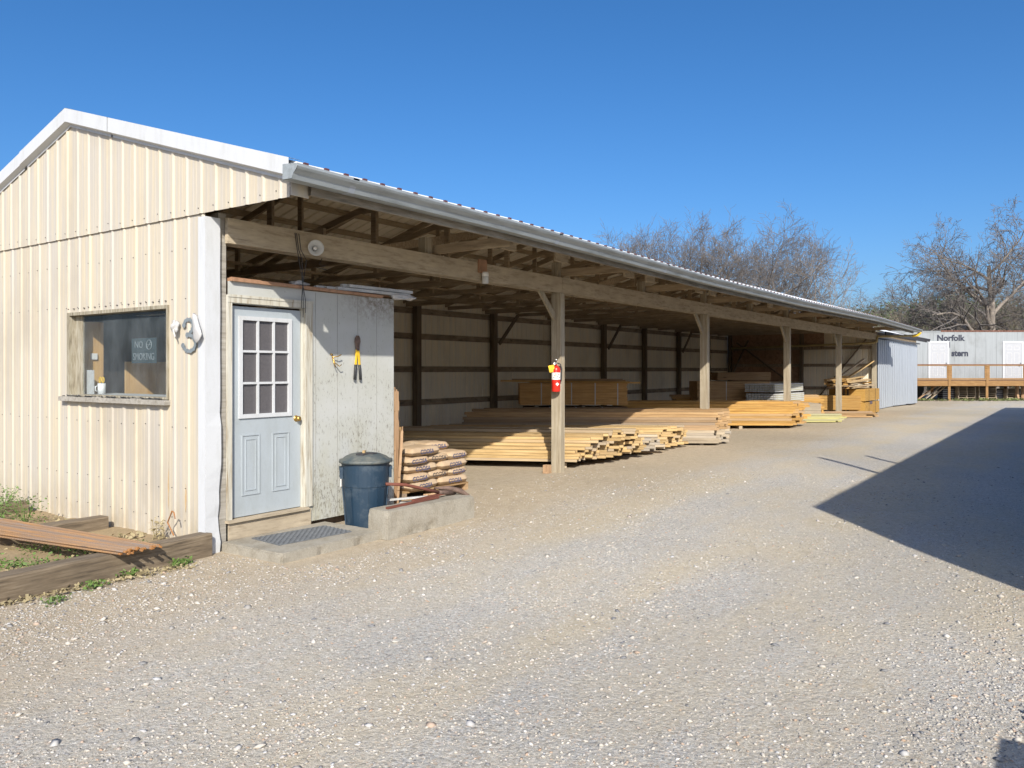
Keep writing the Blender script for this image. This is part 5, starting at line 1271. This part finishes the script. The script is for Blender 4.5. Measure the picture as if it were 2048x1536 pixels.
# tangled brush and evergreen wood on the rising ground behind
def hillz(r, d):
    k = S(62, 120, d); s_ = .55 + .45 * S(20, 75, r) ; return -.2 + 10.5 * k * s_ * (1 - .25 * S(120, 200, d)) + .8 * np.sin(r * .11) * k
rr_ = np.linspace(-150, 260, 90); dd_ = np.concatenate([np.linspace(60, 130, 30), np.linspace(140, 420, 14)])
RR, DD = np.meshgrid(rr_, dd_, indexing='ij'); ZZ = hillz(RR, DD) - .1
XX = CAM.x + RGT.x * RR + FWD.x * DD; YY = CAM.y + RGT.y * RR + FWD.y * DD
idx = np.arange(RR.size).reshape(RR.shape); FF = np.stack([idx[:-1, :-1], idx[1:, :-1], idx[1:, 1:], idx[:-1, 1:]], -1).reshape(-1, 4)
M['hill'] = plain('leaf_litter_hill', (.13, .115, .075), .95, 0, .35, .4)
tag(fast_mesh('hill', np.stack([XX, YY, ZZ], -1).reshape(-1, 3), FF, M['hill'], smooth=True), 'low wooded hill beyond the yard', kind='structure')
def cards(n, rng, rlo, rhi, dlo, dhi, hlo, hhi, size, clump=9.0):
    """many small leaf-sized facets gathered in clumps above the ground"""
    nc = n // 60; cr = rng.uniform(rlo, rhi, nc); cdp = rng.uniform(dlo, dhi, nc); ch = rng.uniform(hlo, hhi, nc); cs = rng.uniform(.5, 1.3, nc)
    r = np.repeat(cr, 60) + rng.normal(0, 1, nc * 60) * np.repeat(cs, 60); d = np.repeat(cdp, 60) + rng.normal(0, 1, nc * 60) * np.repeat(cs, 60)
    z = hillz(r, d) + np.abs(np.repeat(ch, 60) * (rng.random(nc * 60) ** .6)); n = nc * 60
    x = CAM.x + RGT.x * r + FWD.x * d; y = CAM.y + RGT.y * r + FWD.y * d
    P0 = np.stack([x, y, z], -1); U = rng.normal(0, 1, (n, 3)); U /= np.linalg.norm(U, axis=1)[:, None]; W_ = rng.normal(0, 1, (n, 3)); W_ = np.cross(U, W_); W_ /= np.linalg.norm(W_, axis=1)[:, None]
    s_ = (size * rng.uniform(.5, 1.4, n))[:, None]
    V = np.stack([P0, P0 + U * s_ + W_ * s_ * .35, P0 + U * s_ * 2, P0 + U * s_ - W_ * s_ * .35], 1).reshape(-1, 3)
    return V, np.arange(n * 4).reshape(-1, 4)
rng = np.random.default_rng(11)
V, F = cards(60000, rng, 32, 62, 84, 112, 1.0, 4.0, .22); tag(fast_mesh('evergreen_wood', V, F, M['evergreen']), 'far-off dark green evergreen wood on the hill', 'wood', kind='stuff')
V, F = cards(80000, rng, 20, 64, 66, 80, 2.0, 5.2, .12); tag(fast_mesh('evergreen_brush', V, F, M['evergreen']), 'olive green brush in front of the hill behind the trailer', 'brush', kind='stuff')
def sticks(n, rng, rlo, rhi, dlo, dhi, hlo, hhi):
    P = []; F = []; c_ = 0
    V = []
    for _ in range(n):
        r = rng.uniform(rlo, rhi); d = rng.uniform(dlo, dhi); h = rng.uniform(hlo, hhi); z = float(hillz(r, d)); p = np.array(yard(r, d, z)); q = p.copy(); dirn = np.array([rng.normal(0, .35), rng.normal(0, .35), 1.0])
        tips = []
        for k in range(4):
            nx_ = q + dirn * h / 4; V.append((q, nx_, .045 * (1 - k * .2))); q = nx_; dirn = dirn + rng.normal(0, .22, 3); tips.append(q)
        for tpt in tips:
            for _ in range(5):
                dd = np.array([rng.normal(0, .8), rng.normal(0, .8), rng.uniform(.1, 1.2)]); e = tpt + dd * h * .16; V.append((tpt, e, .018)); 
                for _ in range(3):
                    d3 = np.array([rng.normal(0, .8), rng.normal(0, .8), rng.uniform(-.1, 1.1)]); V.append((e, e + d3 * h * .09, .011))
    n = len(V); A = np.array([v[0] for v in V]); B = np.array([v[1] for v in V]); Rr = np.array([v[2] for v in V])[:, None]
    D = B - A; D /= np.linalg.norm(D, axis=1)[:, None] + 1e-9; U = np.cross(D, np.array([.3, .5, .81])); U /= np.linalg.norm(U, axis=1)[:, None]; W_ = np.cross(D, U)
    pts = []
    for k in range(3):
        a = 2 * math.pi * k / 3; o = (U * math.cos(a) + W_ * math.sin(a)) * Rr; pts += [A + o, B + o * .6]
    VV = np.stack(pts, 1).reshape(-1, 3); base = np.arange(n)[:, None] * 6
    return VV, np.concatenate([base + np.array([[0, 1, 3, 2]]), base + np.array([[2, 3, 5, 4]]), base + np.array([[4, 5, 1, 0]])])
V, F = sticks(420, rng, 20, 64, 62, 80, 2.5, 5.0); tag(fast_mesh('brush_thicket', V, F, M['twigpale']), 'tangled leafless thicket behind the trailer', 'thicket', kind='stuff')
V, F = sticks(500, rng, 20, 80, 80, 112, 3.0, 5.0); tag(fast_mesh('hillside_wood', V, F, M['twig']), 'leafless wood covering the hillside', 'wood', kind='stuff')

# ------------------------------------------------------------------ across the drive, outside the picture: what throws the big shadow
ob = thing('storage_building', 'long metal storage building across the drive, known by its shadow on the gravel', 'building', (.5, -8.25, 0))
mb = MB(); H_ = 4.2; Lb = 32.5; Wb = 8
ribs(mb, 0, Lb, K(-.1), K(H_), lambda a, h, z: (a, h, z)); ribs(mb, 0, Lb, K(-.1), K(H_), lambda a, h, z: (a, -Wb - h, z))
mb.prism([(0, -.1), (0, H_), (-Wb / 2, H_ + 1.2), (-Wb, H_), (-Wb, -.1)], 'x', .0, .03); mb.prism([(0, -.1), (0, H_), (-Wb / 2, H_ + 1.2), (-Wb, H_), (-Wb, -.1)], 'x', Lb - .03, Lb)
mb.build('wall', M['inside_siding'], ob)
mb = MB(); mb.quad((-.0, .03, H_ - .005), (Lb, .03, H_ - .005), (Lb, -Wb / 2, H_ + 1.21), (0, -Wb / 2, H_ + 1.21)); mb.quad((0, -Wb - .03, H_ - .005), (Lb, -Wb - .03, H_ - .005), (Lb, -Wb / 2, H_ + 1.21), (0, -Wb / 2, H_ + 1.21)); mb.build('roof', M['rooftop'], ob)
mb = MB(); mb.tube([(3.97, .06, 2.5), (3.97, .06, 5.5)], .05, 8); mb.tube([(5.6, .06, 4.0), (5.6, .06, 4.55), (6.0, .3, 4.6)], .05, 6); mb.build('mast', M['steel'], ob)
for x in (6, 16, 26):
    mb = MB(); mb.box(x, .02, 0, x + 3, .05, 3); mb.build('roller_door', M['galv'], ob)
cr = thing('crate', 'wooden crate stack just outside the lower right corner, seen by its shadow', 'crate', yard(2.40, 2.13, 0), A0 - R(35.1))
mb = MB()
for q in range(7): mb.box(-1.2, -1.6, q * .15, 0, 0, q * .15 + .13)
mb.build('slats', M['oldl'], cr); mb = MB(); mb.box(-1.17, -1.57, 0, -.03, -.03, 1.02); mb.build('liner', M['brownl'], cr)
